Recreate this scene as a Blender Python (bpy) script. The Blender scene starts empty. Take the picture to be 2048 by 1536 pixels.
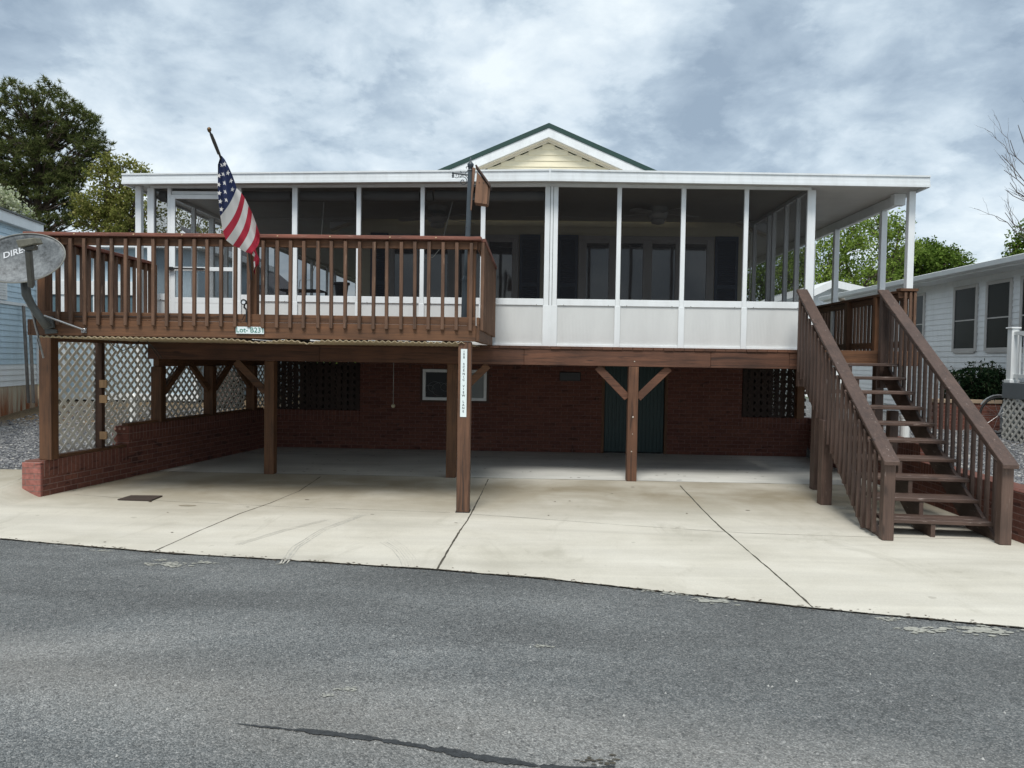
import bpy, bmesh, math, random
from mathutils import Vector, Matrix, noise as mnoise
random.seed(7)
R = math.radians
sc = bpy.context.scene
C = sc.collection

# ------------------------------------------------------------------ camera
CAM = Vector((0, 0, 1.69)); F = 1500.0
yaw, pitch, roll = math.atan(41 / F), R(1.93), 0.0155
f0 = Vector((-math.sin(yaw) * math.cos(pitch), math.cos(yaw) * math.cos(pitch), -math.sin(pitch)))
r0 = Vector((math.cos(yaw), math.sin(yaw), 0)); u0 = r0.cross(f0)
cr = r0 * math.cos(roll) + u0 * math.sin(roll); cu = u0 * math.cos(roll) - r0 * math.sin(roll)
cd = bpy.data.cameras.new('camera'); cam = bpy.data.objects.new('camera', cd); C.objects.link(cam)
cam.matrix_world = Matrix(((cr.x, cu.x, -f0.x, CAM.x), (cr.y, cu.y, -f0.y, CAM.y), (cr.z, cu.z, -f0.z, CAM.z), (0, 0, 0, 1)))
cd.sensor_width = 36; cd.lens = 36 * F / 2048; cd.clip_start = .05; cd.clip_end = 2000
sc.camera = cam

# ------------------------------------------------------------------ light
SUN_EL = R(58)          # high, from behind the camera's left shoulder, through cloud
sl = bpy.data.lights.new('sun', 'SUN'); sl.energy = 1.8; sl.angle = R(20); sl.color = (1, .965, .91)
so = bpy.data.objects.new('sun', sl); C.objects.link(so)
sdir = Vector((-math.sin(R(8)) * math.cos(SUN_EL), -math.cos(R(8)) * math.cos(SUN_EL), math.sin(SUN_EL)))
so.rotation_euler = sdir.to_track_quat('Z', 'Y').to_euler()
sc.view_settings.view_transform = 'Standard'; sc.view_settings.look = 'None'
sc.view_settings.exposure = 0.82; sc.view_settings.gamma = 1
sc.cycles.use_denoising = True
sc.cycles.max_bounces = 8; sc.cycles.transparent_max_bounces = 24; sc.cycles.sample_clamp_indirect = 6

W = bpy.data.worlds.new('World'); sc.world = W; W.use_nodes = True
nt = W.node_tree; nt.nodes.clear()
def N(nt, t, **k):
    n = nt.nodes.new(t)
    for a, b in k.items():
        if a.startswith('i_'):
            key = a[2:]; key = int(key) if key.isdigit() else key.replace('_', ' ')
            n.inputs[key].default_value = b
        else: setattr(n, a, b)
    return n
def L(nt, a, b): nt.links.new(a, b)
def math_(nt, op, a, b=None, clamp=False):
    n = nt.nodes.new('ShaderNodeMath'); n.operation = op; n.use_clamp = clamp
    for i, v in enumerate((a, b)):
        if v is None: continue
        if isinstance(v, (int, float)): n.inputs[i].default_value = v
        else: nt.links.new(v, n.inputs[i])
    return n.outputs[0]
def mixc(nt, fac, a, b, mode='MIX'):
    n = nt.nodes.new('ShaderNodeMix'); n.data_type = 'RGBA'; n.blend_type = mode; n.clamp_factor = True
    for idx, v in ((0, fac), (6, a), (7, b)):
        if isinstance(v, (int, float)): n.inputs[idx].default_value = v
        elif isinstance(v, tuple): n.inputs[idx].default_value = v if len(v) == 4 else (*v, 1)
        else: nt.links.new(v, n.inputs[idx])
    return n.outputs[2]
def ramp(nt, fac, stops):
    n = nt.nodes.new('ShaderNodeValToRGB'); e = n.color_ramp.elements
    while len(e) < len(stops): e.new(.5)
    for i, (p, c) in enumerate(stops):
        e[i].position = p
        e[i].color = (c, c, c, 1) if isinstance(c, (int, float)) else (*c, 1)
    nt.links.new(fac, n.inputs[0]); return n.outputs[0]
def pxdir(px, py):
    return ((px - 1024) / F * cr - (py - 768) / F * cu + f0).normalized()
sky = N(nt, 'ShaderNodeTexSky', sky_type='NISHITA', sun_disc=False, sun_elevation=SUN_EL, sun_rotation=R(188), air_density=1.0, dust_density=2.0)
tc = N(nt, 'ShaderNodeTexCoord')
sep = N(nt, 'ShaderNodeSeparateXYZ'); L(nt, tc.outputs['Generated'], sep.inputs[0])
zz = math_(nt, 'ADD', math_(nt, 'MAXIMUM', sep.outputs[2], 0.0), 0.34)
cx_ = math_(nt, 'DIVIDE', sep.outputs[0], zz); cy_ = math_(nt, 'DIVIDE', sep.outputs[1], zz)
cmb = N(nt, 'ShaderNodeCombineXYZ'); L(nt, cx_, cmb.inputs[0]); L(nt, cy_, cmb.inputs[1])
n1 = N(nt, 'ShaderNodeTexNoise', i_Scale=1.35, i_Detail=9.0, i_Roughness=.52, i_Distortion=.0); L(nt, cmb.outputs[0], n1.inputs['Vector'])
n2 = N(nt, 'ShaderNodeTexNoise', i_Scale=5.0, i_Detail=10.0, i_Roughness=.58, i_Distortion=.25); L(nt, cmb.outputs[0], n2.inputs['Vector'])
val = math_(nt, 'ADD', math_(nt, 'MULTIPLY', n1.outputs[0], .68), math_(nt, 'MULTIPLY', n2.outputs[0], .47))
n3 = N(nt, 'ShaderNodeTexNoise', i_Scale=2.3, i_Detail=12.0, i_Roughness=.6, i_Distortion=.15); L(nt, cmb.outputs[0], n3.inputs['Vector'])
val = math_(nt, 'ADD', val, math_(nt, 'MULTIPLY', ramp(nt, n3.outputs[0], [(.46, 0.0), (.50, .45), (.56, .6), (.62, 1.0)]), .115))
val = math_(nt, 'SUBTRACT', val, .020)
# broad banks of thick (dark) and thin (bright) cloud where the sky has them
for (px, py, rad, amt) in ((500, 90, .17, -.05), (1800, 270, .22, -.085), (1500, 200, .22, -.035), (200, 40, .15, -.01), (1880, 60, .3, -.0), (330, 210, .1, -.05), (1000, 120, .12, .02),
                           (930, 60, .10, .015), (720, 260, .18, .035), (1960, 440, .16, .07), (350, 240, .12, .05), (60, 420, .2, .05)):
    d = pxdir(px, py)
    vm = N(nt, 'ShaderNodeVectorMath', operation='DISTANCE'); L(nt, tc.outputs['Generated'], vm.inputs[0]); vm.inputs[1].default_value = d
    g = math_(nt, 'SUBTRACT', 1.0, math_(nt, 'DIVIDE', vm.outputs['Value'], rad), True)
    g = math_(nt, 'MULTIPLY', math_(nt, 'SMOOTH_MIN', g, 1.0), amt * 1.25) if False else math_(nt, 'MULTIPLY', math_(nt, 'POWER', g, 1.3), amt * 1.35)
    val = math_(nt, 'ADD', val, g)
ccol = ramp(nt, val, [(.42, (.27, .345, .43)), (.51, (.375, .46, .545)), (.57, (.49, .58, .655)), (.63, (.60, .685, .75)), (.73, (.76, .83, .86))])
skyc = N(nt, 'ShaderNodeVectorMath', operation='SCALE'); L(nt, sky.outputs[0], skyc.inputs[0]); skyc.inputs[3].default_value = .10
mixs = mixc(nt, .88, skyc.outputs[0], ccol)
bg = N(nt, 'ShaderNodeBackground'); L(nt, mixs, bg.inputs[0]); bg.inputs[1].default_value = .73
ow = N(nt, 'ShaderNodeOutputWorld'); L(nt, bg.outputs[0], ow.inputs[0])

# ------------------------------------------------------------------ helpers
def at(px, py, Y):
    d = (px - 1024) / F * cr - (py - 768) / F * cu + f0
    return CAM + d * (Y / d.y)
def XX(px, Y, py=720): return at(px, py, Y).x
def ZZ(py, Y, px=1065): return at(px, py, Y).z
def gd(px, py, z=0.0):
    d = (px - 1024) / F * cr - (py - 768) / F * cu + f0
    return CAM + d * ((z - CAM.z) / d.z)
ORG = {}
class MB:
    def __init__(s): s.v = []; s.f = []; s.m = []; s.mi = 0; s.smooth = False
    def add(s, vs, fs):
        b = len(s.v); s.v += [Vector(v) for v in vs]; s.f += [tuple(b + i for i in f) for f in fs]; s.m += [s.mi] * len(fs); return s
    def box(s, x0, x1, y0, y1, z0, z1):
        vs = [(x, y, z) for z in (z0, z1) for x, y in ((x0, y0), (x1, y0), (x1, y1), (x0, y1))]
        return s.add(vs, [(3, 2, 1, 0), (4, 5, 6, 7), (0, 1, 5, 4), (1, 2, 6, 5), (2, 3, 7, 6), (3, 0, 4, 7)])
    def hexa(s, vs): return s.add(vs, [(3, 2, 1, 0), (4, 5, 6, 7), (0, 1, 5, 4), (1, 2, 6, 5), (2, 3, 7, 6), (3, 0, 4, 7)])
    def bar(s, p, q, w, h, up=(0, 0, 1)):
        # bar from p to q, w across, h along 'up'
        p = Vector(p); q = Vector(q); d = (q - p).normalized(); up = Vector(up)
        if abs(d.dot(up)) > .99: up = Vector((0, 1, 0))
        a = d.cross(up).normalized() * (w / 2); b = a.cross(d).normalized() * (h / 2)
        return s.hexa([p - a - b, p + a - b, q + a - b, q - a - b, p - a + b, p + a + b, q + a + b, q - a + b])
    def plank(s, p, q, w, h):      # same but ends cut plumb (for rails on a slope)
        p = Vector(p); q = Vector(q); d = (q - p); dh = Vector((d.x, d.y, 0)).normalized()
        a = Vector((dh.y, -dh.x, 0)) * (w / 2); b = Vector((0, 0, h / 2))
        return s.hexa([p - a - b, p + a - b, q + a - b, q - a - b, p - a + b, p + a + b, q + a + b, q - a + b])
    def tube(s, pts, r, n=8, closed=False, cap=True):
        pts = [Vector(p) for p in pts]; rs = r if isinstance(r, (list, tuple)) else [r] * len(pts)
        rings = []; ref = None
        for i, p in enumerate(pts):
            d = (pts[min(i + 1, len(pts) - 1)] - pts[max(i - 1, 0)]).normalized()
            if ref is None or abs(d.dot(ref)) > .98: ref = Vector((0, 0, 1)) if abs(d.z) < .9 else Vector((1, 0, 0))
            a = d.cross(ref).normalized(); b = a.cross(d).normalized(); ref = b
            rings.append([p + (a * math.cos(t) + b * math.sin(t)) * rs[i] for t in [2 * math.pi * k / n for k in range(n)]])
        vs = [v for r_ in rings for v in r_]; fs = []
        for i in range(len(rings) - 1):
            for k in range(n):
                fs.append((i * n + k, i * n + (k + 1) % n, (i + 1) * n + (k + 1) % n, (i + 1) * n + k))
        if cap: fs.append(tuple(range(n - 1, -1, -1))); fs.append(tuple((len(rings) - 1) * n + k for k in range(n)))
        return s.add(vs, fs)
    def lathe(s, c, prof, n=12, axis='z'):
        vs = []
        for (r, h) in prof:
            for k in range(n):
                t = 2 * math.pi * k / n; x, y = r * math.cos(t), r * math.sin(t)
                vs.append((c[0] + x, c[1] + y, c[2] + h) if axis == 'z' else (c[0] + x, c[1] + h, c[2] + y))
        fs = []
        for i in range(len(prof) - 1):
            for k in range(n): fs.append((i * n + k, i * n + (k + 1) % n, (i + 1) * n + (k + 1) % n, (i + 1) * n + k))
        fs.append(tuple(range(n - 1, -1, -1))); fs.append(tuple((len(prof) - 1) * n + k for k in range(n)))
        return s.add(vs, fs)
    def prism(s, poly, off):      # polygon of 3d points pushed along a vector
        n = len(poly); off = Vector(off); vs = [Vector(p) for p in poly] + [Vector(p) + off for p in poly]
        return s.add(vs, [tuple(range(n)), tuple(range(2 * n - 1, n - 1, -1))] + [(i, n + i, n + (i + 1) % n, (i + 1) % n) for i in range(n)])
    def build(s, name, mat, parent=None, bevel=0.0, smooth=False, fix=True):
        org = Vector((0, 0, 0))
        if s.v:
            lo = Vector([min(v[i] for v in s.v) for i in range(3)]); hi = Vector([max(v[i] for v in s.v) for i in range(3)])
            org = Vector(((lo.x + hi.x) / 2, (lo.y + hi.y) / 2, lo.z))
        me = bpy.data.meshes.new(name); me.from_pydata([v - org for v in s.v], [], s.f)
        mats = mat if isinstance(mat, (list, tuple)) else [mat]
        for m in mats: me.materials.append(m)
        if len(mats) > 1: me.polygons.foreach_set('material_index', s.m)
        if fix or bevel:
            bm = bmesh.new(); bm.from_mesh(me)
            if fix: bmesh.ops.recalc_face_normals(bm, faces=bm.faces)
            if bevel: bmesh.ops.bevel(bm, geom=[e for e in bm.edges if len(e.link_faces) == 2 and e.calc_face_angle(0) > .6], offset=bevel, segments=1, affect='EDGES', clamp_overlap=True)
            bm.to_mesh(me); bm.free()
        if smooth: me.polygons.foreach_set('use_smooth', [True] * len(me.polygons))
        me.update()
        o = bpy.data.objects.new(name, me); C.objects.link(o); ORG[o.name] = org
        if parent: o.parent = parent; o.location = org - ORG[parent.name]
        else: o.location = org
        return o
def tag(o, label=None, cat=None, group=None, kind=None):
    if label: o['label'] = label
    if cat: o['category'] = cat
    if group: o['group'] = group
    if kind: o['kind'] = kind
    return o
def thing(name, label, cat, loc, group=None):
    o = bpy.data.objects.new(name, None); C.objects.link(o); o.location = loc; o.empty_display_size = .1
    ORG[o.name] = Vector(loc); return tag(o, label, cat, group)
def copy_to(o, world, parent=None):
    c = o.copy(); C.objects.link(c); ORG[c.name] = Vector(world); c.parent = parent
    c.location = Vector(world) - (ORG[parent.name] if parent else Vector((0, 0, 0)))
    for k in ('label', 'category', 'group'):
        if parent and k in c: del c[k]
    return c
def copy_part(o, offset, parent): return copy_to(o, ORG[o.name] + Vector(offset), parent)

def lattice(mb, p0, p1, z0, z1, n, period=.138, w_=.039, th=.006):
    """diagonal slats in the vertical plane p0->p1 (xy)"""
    p0 = Vector((*p0, 0)); p1 = Vector((*p1, 0)); Ln = (p1 - p0).length; d = (p1 - p0).normalized(); n = Vector(n); hgt = z1 - z0
    for sgn in (1, -1):
        off = n * (th * .55 * sgn); k = -int(hgt / period) - 2
        while k * period < Ln + hgt:
            c = k * period
            # line u = c + s*v (s=+1) or u = c - s... clip to the rectangle
            pts = []
            u0_, u1_ = (c, c + hgt) if sgn > 0 else (c, c - hgt)
            v0, v1 = 0.0, hgt
            def cl(u0_, v0, u1_, v1):
                if max(u0_, u1_) <= 0 or min(u0_, u1_) >= Ln: return None
                for lim in (0, Ln):
                    for e in (0, 1):
                        uu = (u0_, u1_)[e]; bad = uu < 0 if lim == 0 else uu > Ln
                        if bad:
                            tt = (lim - u0_) / (u1_ - u0_); vv = v0 + (v1 - v0) * tt
                            if e == 0: u0_, v0 = lim, vv
                            else: u1_, v1 = lim, vv
                return u0_, v0, u1_, v1
            r_ = cl(u0_, v0, u1_, v1); k += 1
            if not r_ or abs(r_[2] - r_[0]) < .02: continue
            A = p0 + d * r_[0] + Vector((0, 0, z0 + r_[1])) + off; B = p0 + d * r_[2] + Vector((0, 0, z0 + r_[3])) + off
            mb.bar(A, B, w_, th, n)
    return mb

# ------------------------------------------------------------------ materials
def new_mat(name):
    m = bpy.data.materials.new(name); m.use_nodes = True; nt = m.node_tree
    b = nt.nodes['Principled BSDF']; return m, nt, b
def wpos(nt, scale=(1, 1, 1)):
    g = N(nt, 'ShaderNodeNewGeometry'); mp = N(nt, 'ShaderNodeMapping'); L(nt, g.outputs['Position'], mp.inputs[0]); mp.inputs['Scale'].default_value = scale
    return mp.outputs[0]
def noise(nt, vec, scale, detail=4, rough=.55, dist=0.0):
    n = N(nt, 'ShaderNodeTexNoise', i_Scale=scale, i_Detail=float(detail), i_Roughness=rough, i_Distortion=dist); L(nt, vec, n.inputs['Vector']); return n.outputs[0]
def bump(nt, b, h, dist=.01, strength=1.0):
    n = N(nt, 'ShaderNodeBump'); n.inputs['Strength'].default_value = strength; n.inputs['Distance'].default_value = dist
    L(nt, h, n.inputs['Height']); L(nt, n.outputs[0], b.inputs['Normal'])
def mul(c, k): return tuple(x * k for x in c)
def wood(name, col, axis, rough=.72, worn=0.0, worncol=(.45, .38, .33), contrast=1.0):
    m, nt, b = new_mat(name)
    s = {'x': (1.2, 26, 26), 'y': (26, 1.2, 26), 'z': (26, 26, 1.2)}[axis]
    oi = N(nt, 'ShaderNodeObjectInfo')
    v = wpos(nt, s); add = N(nt, 'ShaderNodeVectorMath', operation='ADD'); L(nt, v, add.inputs[0])
    sc_ = N(nt, 'ShaderNodeVectorMath', operation='SCALE'); sc_.inputs[0].default_value = (37, 91, 53); L(nt, oi.outputs['Random'], sc_.inputs[3]); L(nt, sc_.outputs[0], add.inputs[1])
    g1 = noise(nt, add.outputs[0], 1.0, 6, .62, .8)
    g2 = noise(nt, wpos(nt, (1, 1, 1)), 2.2, 4, .6)
    g3 = noise(nt, add.outputs[0], 4.0, 3, .6)
    c = ramp(nt, g1, [(.30, mul(col, 1 - .58 * contrast)), (.47, mul(col, .92)), (.56, mul(col, 1.05)), (.75, mul(col, 1 + .38 * contrast))])
    c = mixc(nt, 1.0, c, ramp(nt, g2, [(.3, .72), (.7, 1.2)]), 'MULTIPLY')
    c = mixc(nt, 1.0, c, ramp(nt, g3, [(.3, .82), (.7, 1.12)]), 'MULTIPLY')
    c = mixc(nt, 1.0, c, ramp(nt, oi.outputs['Random'], [(0, .84), (1, 1.14)]), 'MULTIPLY')
    if worn:
        w = noise(nt, wpos(nt, {'x': (3, 30, 30), 'y': (30, 3, 30), 'z': (30, 30, 3)}[axis]), 1.4, 5, .7)
        w = ramp(nt, w, [(.66 - worn * .1, 0.0), (.72 - worn * .1, 1.0)])
        c = mixc(nt, math_(nt, 'MULTIPLY', w, .8), c, worncol)
    vk = N(nt, 'ShaderNodeTexVoronoi', i_Scale=1.0); ks = {'x': (2.2, 9, 9), 'y': (9, 2.2, 9), 'z': (9, 9, 2.2)}[axis]; L(nt, wpos(nt, ks), vk.inputs['Vector'])
    c = mixc(nt, math_(nt, 'MULTIPLY', ramp(nt, vk.outputs['Distance'], [(.07, 1.0), (.16, 0.0)]), .75), c, mul(col, .25))
    crk = noise(nt, wpos(nt, {'x': (1.0, 60, 60), 'y': (60, 1.0, 60), 'z': (60, 60, 1.0)}[axis]), 1.0, 2, .5, .5)
    c = mixc(nt, math_(nt, 'MULTIPLY', ramp(nt, crk, [(.27, 1.0), (.33, 0.0)]), .7), c, mul(col, .2))
    L(nt, c, b.inputs['Base Color']); b.inputs['Roughness'].default_value = rough
    bump(nt, b, g1, .004, .7); return m
DECK = (.118, .053, .023)
wx, wy, wz = (wood('stained_wood_' + a, DECK, a) for a in 'xyz')
wcap = wood('railing_cap_wood', (.185, .068, .045), 'x', worn=.5, worncol=(.36, .2, .15))
wcapy = wood('railing_cap_wood_side', (.185, .068, .045), 'y', worn=.5, worncol=(.36, .2, .15))
wbal = wood('baluster_wood', (.125, .066, .038), 'z', worn=.45, worncol=(.27, .17, .11))
wbeam = wood('beam_wood', (.108, .046, .025), 'x', contrast=1.25)
STAIR = (.092, .056, .042)
sx_, sy_, sz_ = (wood('painted_wood_' + a, STAIR, a, .6, worn=.55 if a == 'x' else .25, worncol=(.36, .3, .27), contrast=.5) for a in 'xyz')
wgrey = wood('weathered_wood', (.2, .18, .16), 'z')
wblock = wood('tan_wood', (.3, .19, .1), 'z')

def plain(name, col, rough=.5, metal=0.0, var=.12, vs=3.0, bmp=0.0, spec=None, dirt=None):
    m, nt, b = new_mat(name)
    g = noise(nt, wpos(nt), vs, 5, .6)
    c = mixc(nt, 1.0, (*col, 1), ramp(nt, g, [(.3, 1 - var), (.7, 1 + var * .5)]), 'MULTIPLY')
    if dirt:
        d = noise(nt, wpos(nt, (9, 9, .9)), 1.0, 5, .65)
        c = mixc(nt, math_(nt, 'MULTIPLY', ramp(nt, d, [(.48, 0.0), (.75, 1.0)]), dirt[1]), c, dirt[0])
    L(nt, c, b.inputs['Base Color']); b.inputs['Roughness'].default_value = rough; b.inputs['Metallic'].default_value = metal
    if spec is not None: b.inputs['Specular IOR Level'].default_value = spec
    if bmp: bump(nt, b, noise(nt, wpos(nt), 60, 3), bmp)
    return m
white = plain('white_aluminium', (.74, .77, .78), .38, var=.06, dirt=((.5, .5, .48), .22))
whitevinyl = plain('white_vinyl', (.76, .78, .78), .45, var=.05, dirt=((.5, .5, .47), .2))
ceilm = plain('porch_ceiling_panel', (.54, .54, .52), .5, var=.08)
fascm = plain('fascia_white', (.70, .735, .75), .42, var=.07, dirt=((.42, .43, .42), .3))
gablewhite = plain('gable_trim_white', (.72, .75, .76), .55, var=.12, vs=5, dirt=((.45, .47, .48), .3))
greenroof = plain('green_metal_roof', (.013, .045, .036), .4, var=.15)
yellow = plain('yellow_siding', (.76, .70, .52), .55, var=.07)
blackm = plain('black_plastic', (.012, .012, .013), .4)
greym = plain('dish_bracket_grey', (.085, .088, .082), .5, var=.25, vs=12)
galv = plain('galvanised_steel', (.42, .42, .42), .35, metal=.9, var=.2, vs=20)
lampm = plain('slate_metal', (.045, .06, .072), .45, var=.2)
navy = plain('navy_shutter', (.035, .065, .115), .5, var=.1)
mobile_blue = plain('light_blue_siding', (.50, .64, .73), .5, var=.1, dirt=((.25, .32, .36), .25))
mobile_blue2 = plain('blue_panel', (.45, .56, .63), .6, var=.12, dirt=((.28, .34, .37), .3))
wsiding = plain('white_siding', (.84, .86, .87), .5, var=.06, dirt=((.45, .47, .47), .18))
taupe = plain('window_trim_taupe', (.52, .5, .48), .55, var=.08)
shingle = plain('asphalt_shingle', (.09, .09, .1), .9, var=.3, vs=30)
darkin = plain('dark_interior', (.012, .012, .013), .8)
cream = plain('cream_plastic', (.42, .34, .22), .5, var=.15)
ropew = plain('rope_white', (.5, .5, .46), .8)
boxgrey = plain('utility_grey', (.4, .42, .42), .5)
blindm = plain('rolled_blind_grey', (.30, .30, .29), .8, var=.1)
fanm = plain('fan_white', (.5, .5, .48), .4)
greenmet = plain('green_composite', (.010, .036, .036), .5)
latt = plain('lattice_vinyl', (.68, .66, .60), .6, var=.1, dirt=((.36, .34, .3), .4))
bark = plain('tree_bark', (.09, .065, .05), .95, var=.4, vs=8)
paper = plain('white_board', (.26, .28, .28), .7)
signw = plain('sign_white', (.72, .8, .8), .4, var=.04)
signg = plain('sign_green', (.0, .16, .10), .5, var=.03)
signk = plain('sign_black', (.015, .02, .025), .5, var=.03)
rubber = plain('tyre_rubber', (.02, .02, .02), .8)
birdw = wood('bird_box_wood', (.20, .105, .06), 'z')
goldm = plain('brass_finial', (.12, .07, .03), .35, metal=.7)
pvc = plain('pvc_white', (.75, .76, .74), .35, var=.05)

def siding_lines(name, col, pitch_, vert=False, depth=.004, dirtc=None, stripes=None):
    m, nt, b = new_mat(name); g = N(nt, 'ShaderNodeNewGeometry'); sp = N(nt, 'ShaderNodeSeparateXYZ'); L(nt, g.outputs['Position'], sp.inputs[0])
    u = math_(nt, 'ADD', sp.outputs[0], sp.outputs[1]) if vert else sp.outputs[2]
    fr = math_(nt, 'FRACT', math_(nt, 'DIVIDE', u, pitch_))
    s = math_(nt, 'PINGPONG', fr, .5)
    c = (*col, 1)
    nn = noise(nt, wpos(nt, (4, 4, .8)), 1.0, 5, .6)
    c = mixc(nt, 1.0, c, ramp(nt, nn, [(.3, .93), (.7, 1.03)]), 'MULTIPLY')
    if dirtc:
        rr = noise(nt, wpos(nt, (7, 7, .6)), 1.0, 5, .6)
        lowz = math_(nt, 'SUBTRACT', 1.15, math_(nt, 'MULTIPLY', math_(nt, 'SUBTRACT', sp.outputs[2], dirtc[2]), 1.0 / dirtc[1]))
        fac = math_(nt, 'MULTIPLY', ramp(nt, rr, [(.35, 0.0), (.62, 1.0)]), lowz, True)
        c = mixc(nt, fac, c, dirtc[0])
    L(nt, c, b.inputs['Base Color']); b.inputs['Roughness'].default_value = .55
    bump(nt, b, s, depth * 4, 1.0); return m
kick = siding_lines('kick_panel_white', (.60, .61, .60), .02, True, .0006)
rusty = siding_lines('rusty_corrugated_skirting', (.55, .5, .38), .075, True, .006, dirtc=((.30, .10, .035), .55, .55))
corrug = siding_lines('green_corrugated_door', (.012, .055, .058), .085, True, .006)

def brick(name, mode, dark=1.0, col=None):
    m, nt, b = new_mat(name); g = N(nt, 'ShaderNodeNewGeometry'); sp = N(nt, 'ShaderNodeSeparateXYZ'); L(nt, g.outputs['Position'], sp.inputs[0])
    cb = N(nt, 'ShaderNodeCombineXYZ')
    src = {'x': (0, 2), 'y': (1, 2), 'sx': (2, 0), 'sy': (2, 1)}[mode]
    L(nt, sp.outputs[src[0]], cb.inputs[0]); L(nt, sp.outputs[src[1]], cb.inputs[1])
    br = N(nt, 'ShaderNodeTexBrick'); L(nt, cb.outputs[0], br.inputs['Vector'])
    br.inputs['Scale'].default_value = 1; br.inputs['Brick Width'].default_value = .213 if len(mode) == 1 else .6; br.inputs['Row Height'].default_value = .0678
    br.inputs['Mortar Size'].default_value = .0045; br.inputs['Mortar Smooth'].default_value = .15; br.inputs['Bias'].default_value = -.2
    if len(mode) == 2: br.offset = 0
    br.inputs['Color1'].default_value = (.150 * dark, .055 * dark, .037 * dark, 1); br.inputs['Color2'].default_value = (.10 * dark, .032 * dark, .023 * dark, 1)
    br.inputs['Mortar'].default_value = (.21, .13, .11, 1)
    if col: br.inputs['Color1'].default_value = (*col, 1); br.inputs['Color2'].default_value = (*mul(col, .8), 1)
    nn = noise(nt, wpos(nt), 26, 4, .6); n2_ = noise(nt, wpos(nt, (4.7, 4.7, 14.7)), 1.0, 0)
    c = mixc(nt, 1.0, br.outputs['Color'], ramp(nt, nn, [(.3, .72), (.7, 1.22)]), 'MULTIPLY')
    c = mixc(nt, math_(nt, 'MULTIPLY', ramp(nt, n2_, [(.72, 0.0), (.74, .8)]), math_(nt, 'SUBTRACT', 1.0, br.outputs['Fac'])), c, mixc(nt, 1.0, c, (.35, .35, .38, 1), 'MULTIPLY'))
    L(nt, c, b.inputs['Base Color']); b.inputs['Roughness'].default_value = .9
    h = math_(nt, 'ADD', math_(nt, 'MULTIPLY', math_(nt, 'SUBTRACT', 1.0, br.outputs['Fac']), 1.0), math_(nt, 'MULTIPLY', nn, .35))
    bump(nt, b, h, .008, 1.0); return m
brx, bry, brsx, brsy = (brick('red_brick_' + k, k) for k in ('x', 'y', 'sx', 'sy'))

def make_concrete():
    m, nt, b = new_mat('concrete'); P = wpos(nt); g = N(nt, 'ShaderNodeNewGeometry'); sp = N(nt, 'ShaderNodeSeparateXYZ'); L(nt, g.outputs['Position'], sp.inputs[0])
    a = noise(nt, P, .9, 6, .6, .3); f = noise(nt, P, 90, 3, .6); st = noise(nt, wpos(nt, (.35, 3.2, 1)), 1.0, 6, .6, .4); big = noise(nt, P, .45, 4, .55)
    c = ramp(nt, a, [(.3, (.455, .43, .36)), (.5, (.535, .508, .435)), (.7, (.585, .56, .49))])
    c = mixc(nt, 1.0, c, ramp(nt, st, [(.3, .88), (.6, 1.03)]), 'MULTIPLY')
    c = mixc(nt, 1.0, c, ramp(nt, f, [(.3, .93), (.7, 1.05)]), 'MULTIPLY')
    # brown run-off staining along the drip line of the deck and house
    y = math_(nt, 'ADD', sp.outputs[1], math_(nt, 'MULTIPLY', math_(nt, 'SUBTRACT', big, .5), 2.4))
    band = math_(nt, 'SUBTRACT', 1.0, math_(nt, 'ABSOLUTE', math_(nt, 'DIVIDE', math_(nt, 'SUBTRACT', y, 9.5), 1.7)), True)
    c = mixc(nt, math_(nt, 'MULTIPLY', math_(nt, 'POWER', band, .8), math_(nt, 'MULTIPLY', ramp(nt, a, [(.42, 1.0), (.68, .5)]), 1.0)), c, (.25, .215, .15, 1))
    drp = noise(nt, wpos(nt, (.9, .5, 1)), 1.3, 6, .68, 1.2); c = mixc(nt, ramp(nt, drp, [(.56, 0.0), (.66, .38)]), c, (.33, .31, .25, 1))
    sp2 = noise(nt, P, 7, 2, .5); c = mixc(nt, math_(nt, 'MULTIPLY', ramp(nt, sp2, [(.72, 0.0), (.76, 1.0)]), .35), c, (.2, .18, .14, 1))
    L(nt, c, b.inputs['Base Color']); b.inputs['Roughness'].default_value = .85; bump(nt, b, math_(nt, 'ADD', f, math_(nt, 'MULTIPLY', st, .5)), .003, .6); return m
concrete = make_concrete()
def make_slab():
    m, nt, b = new_mat('carport_concrete'); P = wpos(nt)
    a = noise(nt, P, .8, 6, .6, .4); st = noise(nt, wpos(nt, (.4, 2.0, 1)), 1.0, 5, .6, .5); f = noise(nt, P, 60, 3)
    c = ramp(nt, a, [(.3, (.50, .505, .47)), (.5, (.60, .60, .56)), (.7, (.66, .66, .62))])
    c = mixc(nt, 1.0, c, ramp(nt, st, [(.3, .78), (.65, 1.05)]), 'MULTIPLY')
    sp2 = noise(nt, P, 5, 2, .5); c = mixc(nt, math_(nt, 'MULTIPLY', ramp(nt, sp2, [(.70, 0.0), (.76, 1.0)]), .5), c, (.12, .12, .11, 1))
    L(nt, c, b.inputs['Base Color']); b.inputs['Roughness'].default_value = .7; bump(nt, b, f, .002, .5); return m
slabm = make_slab()
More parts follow.
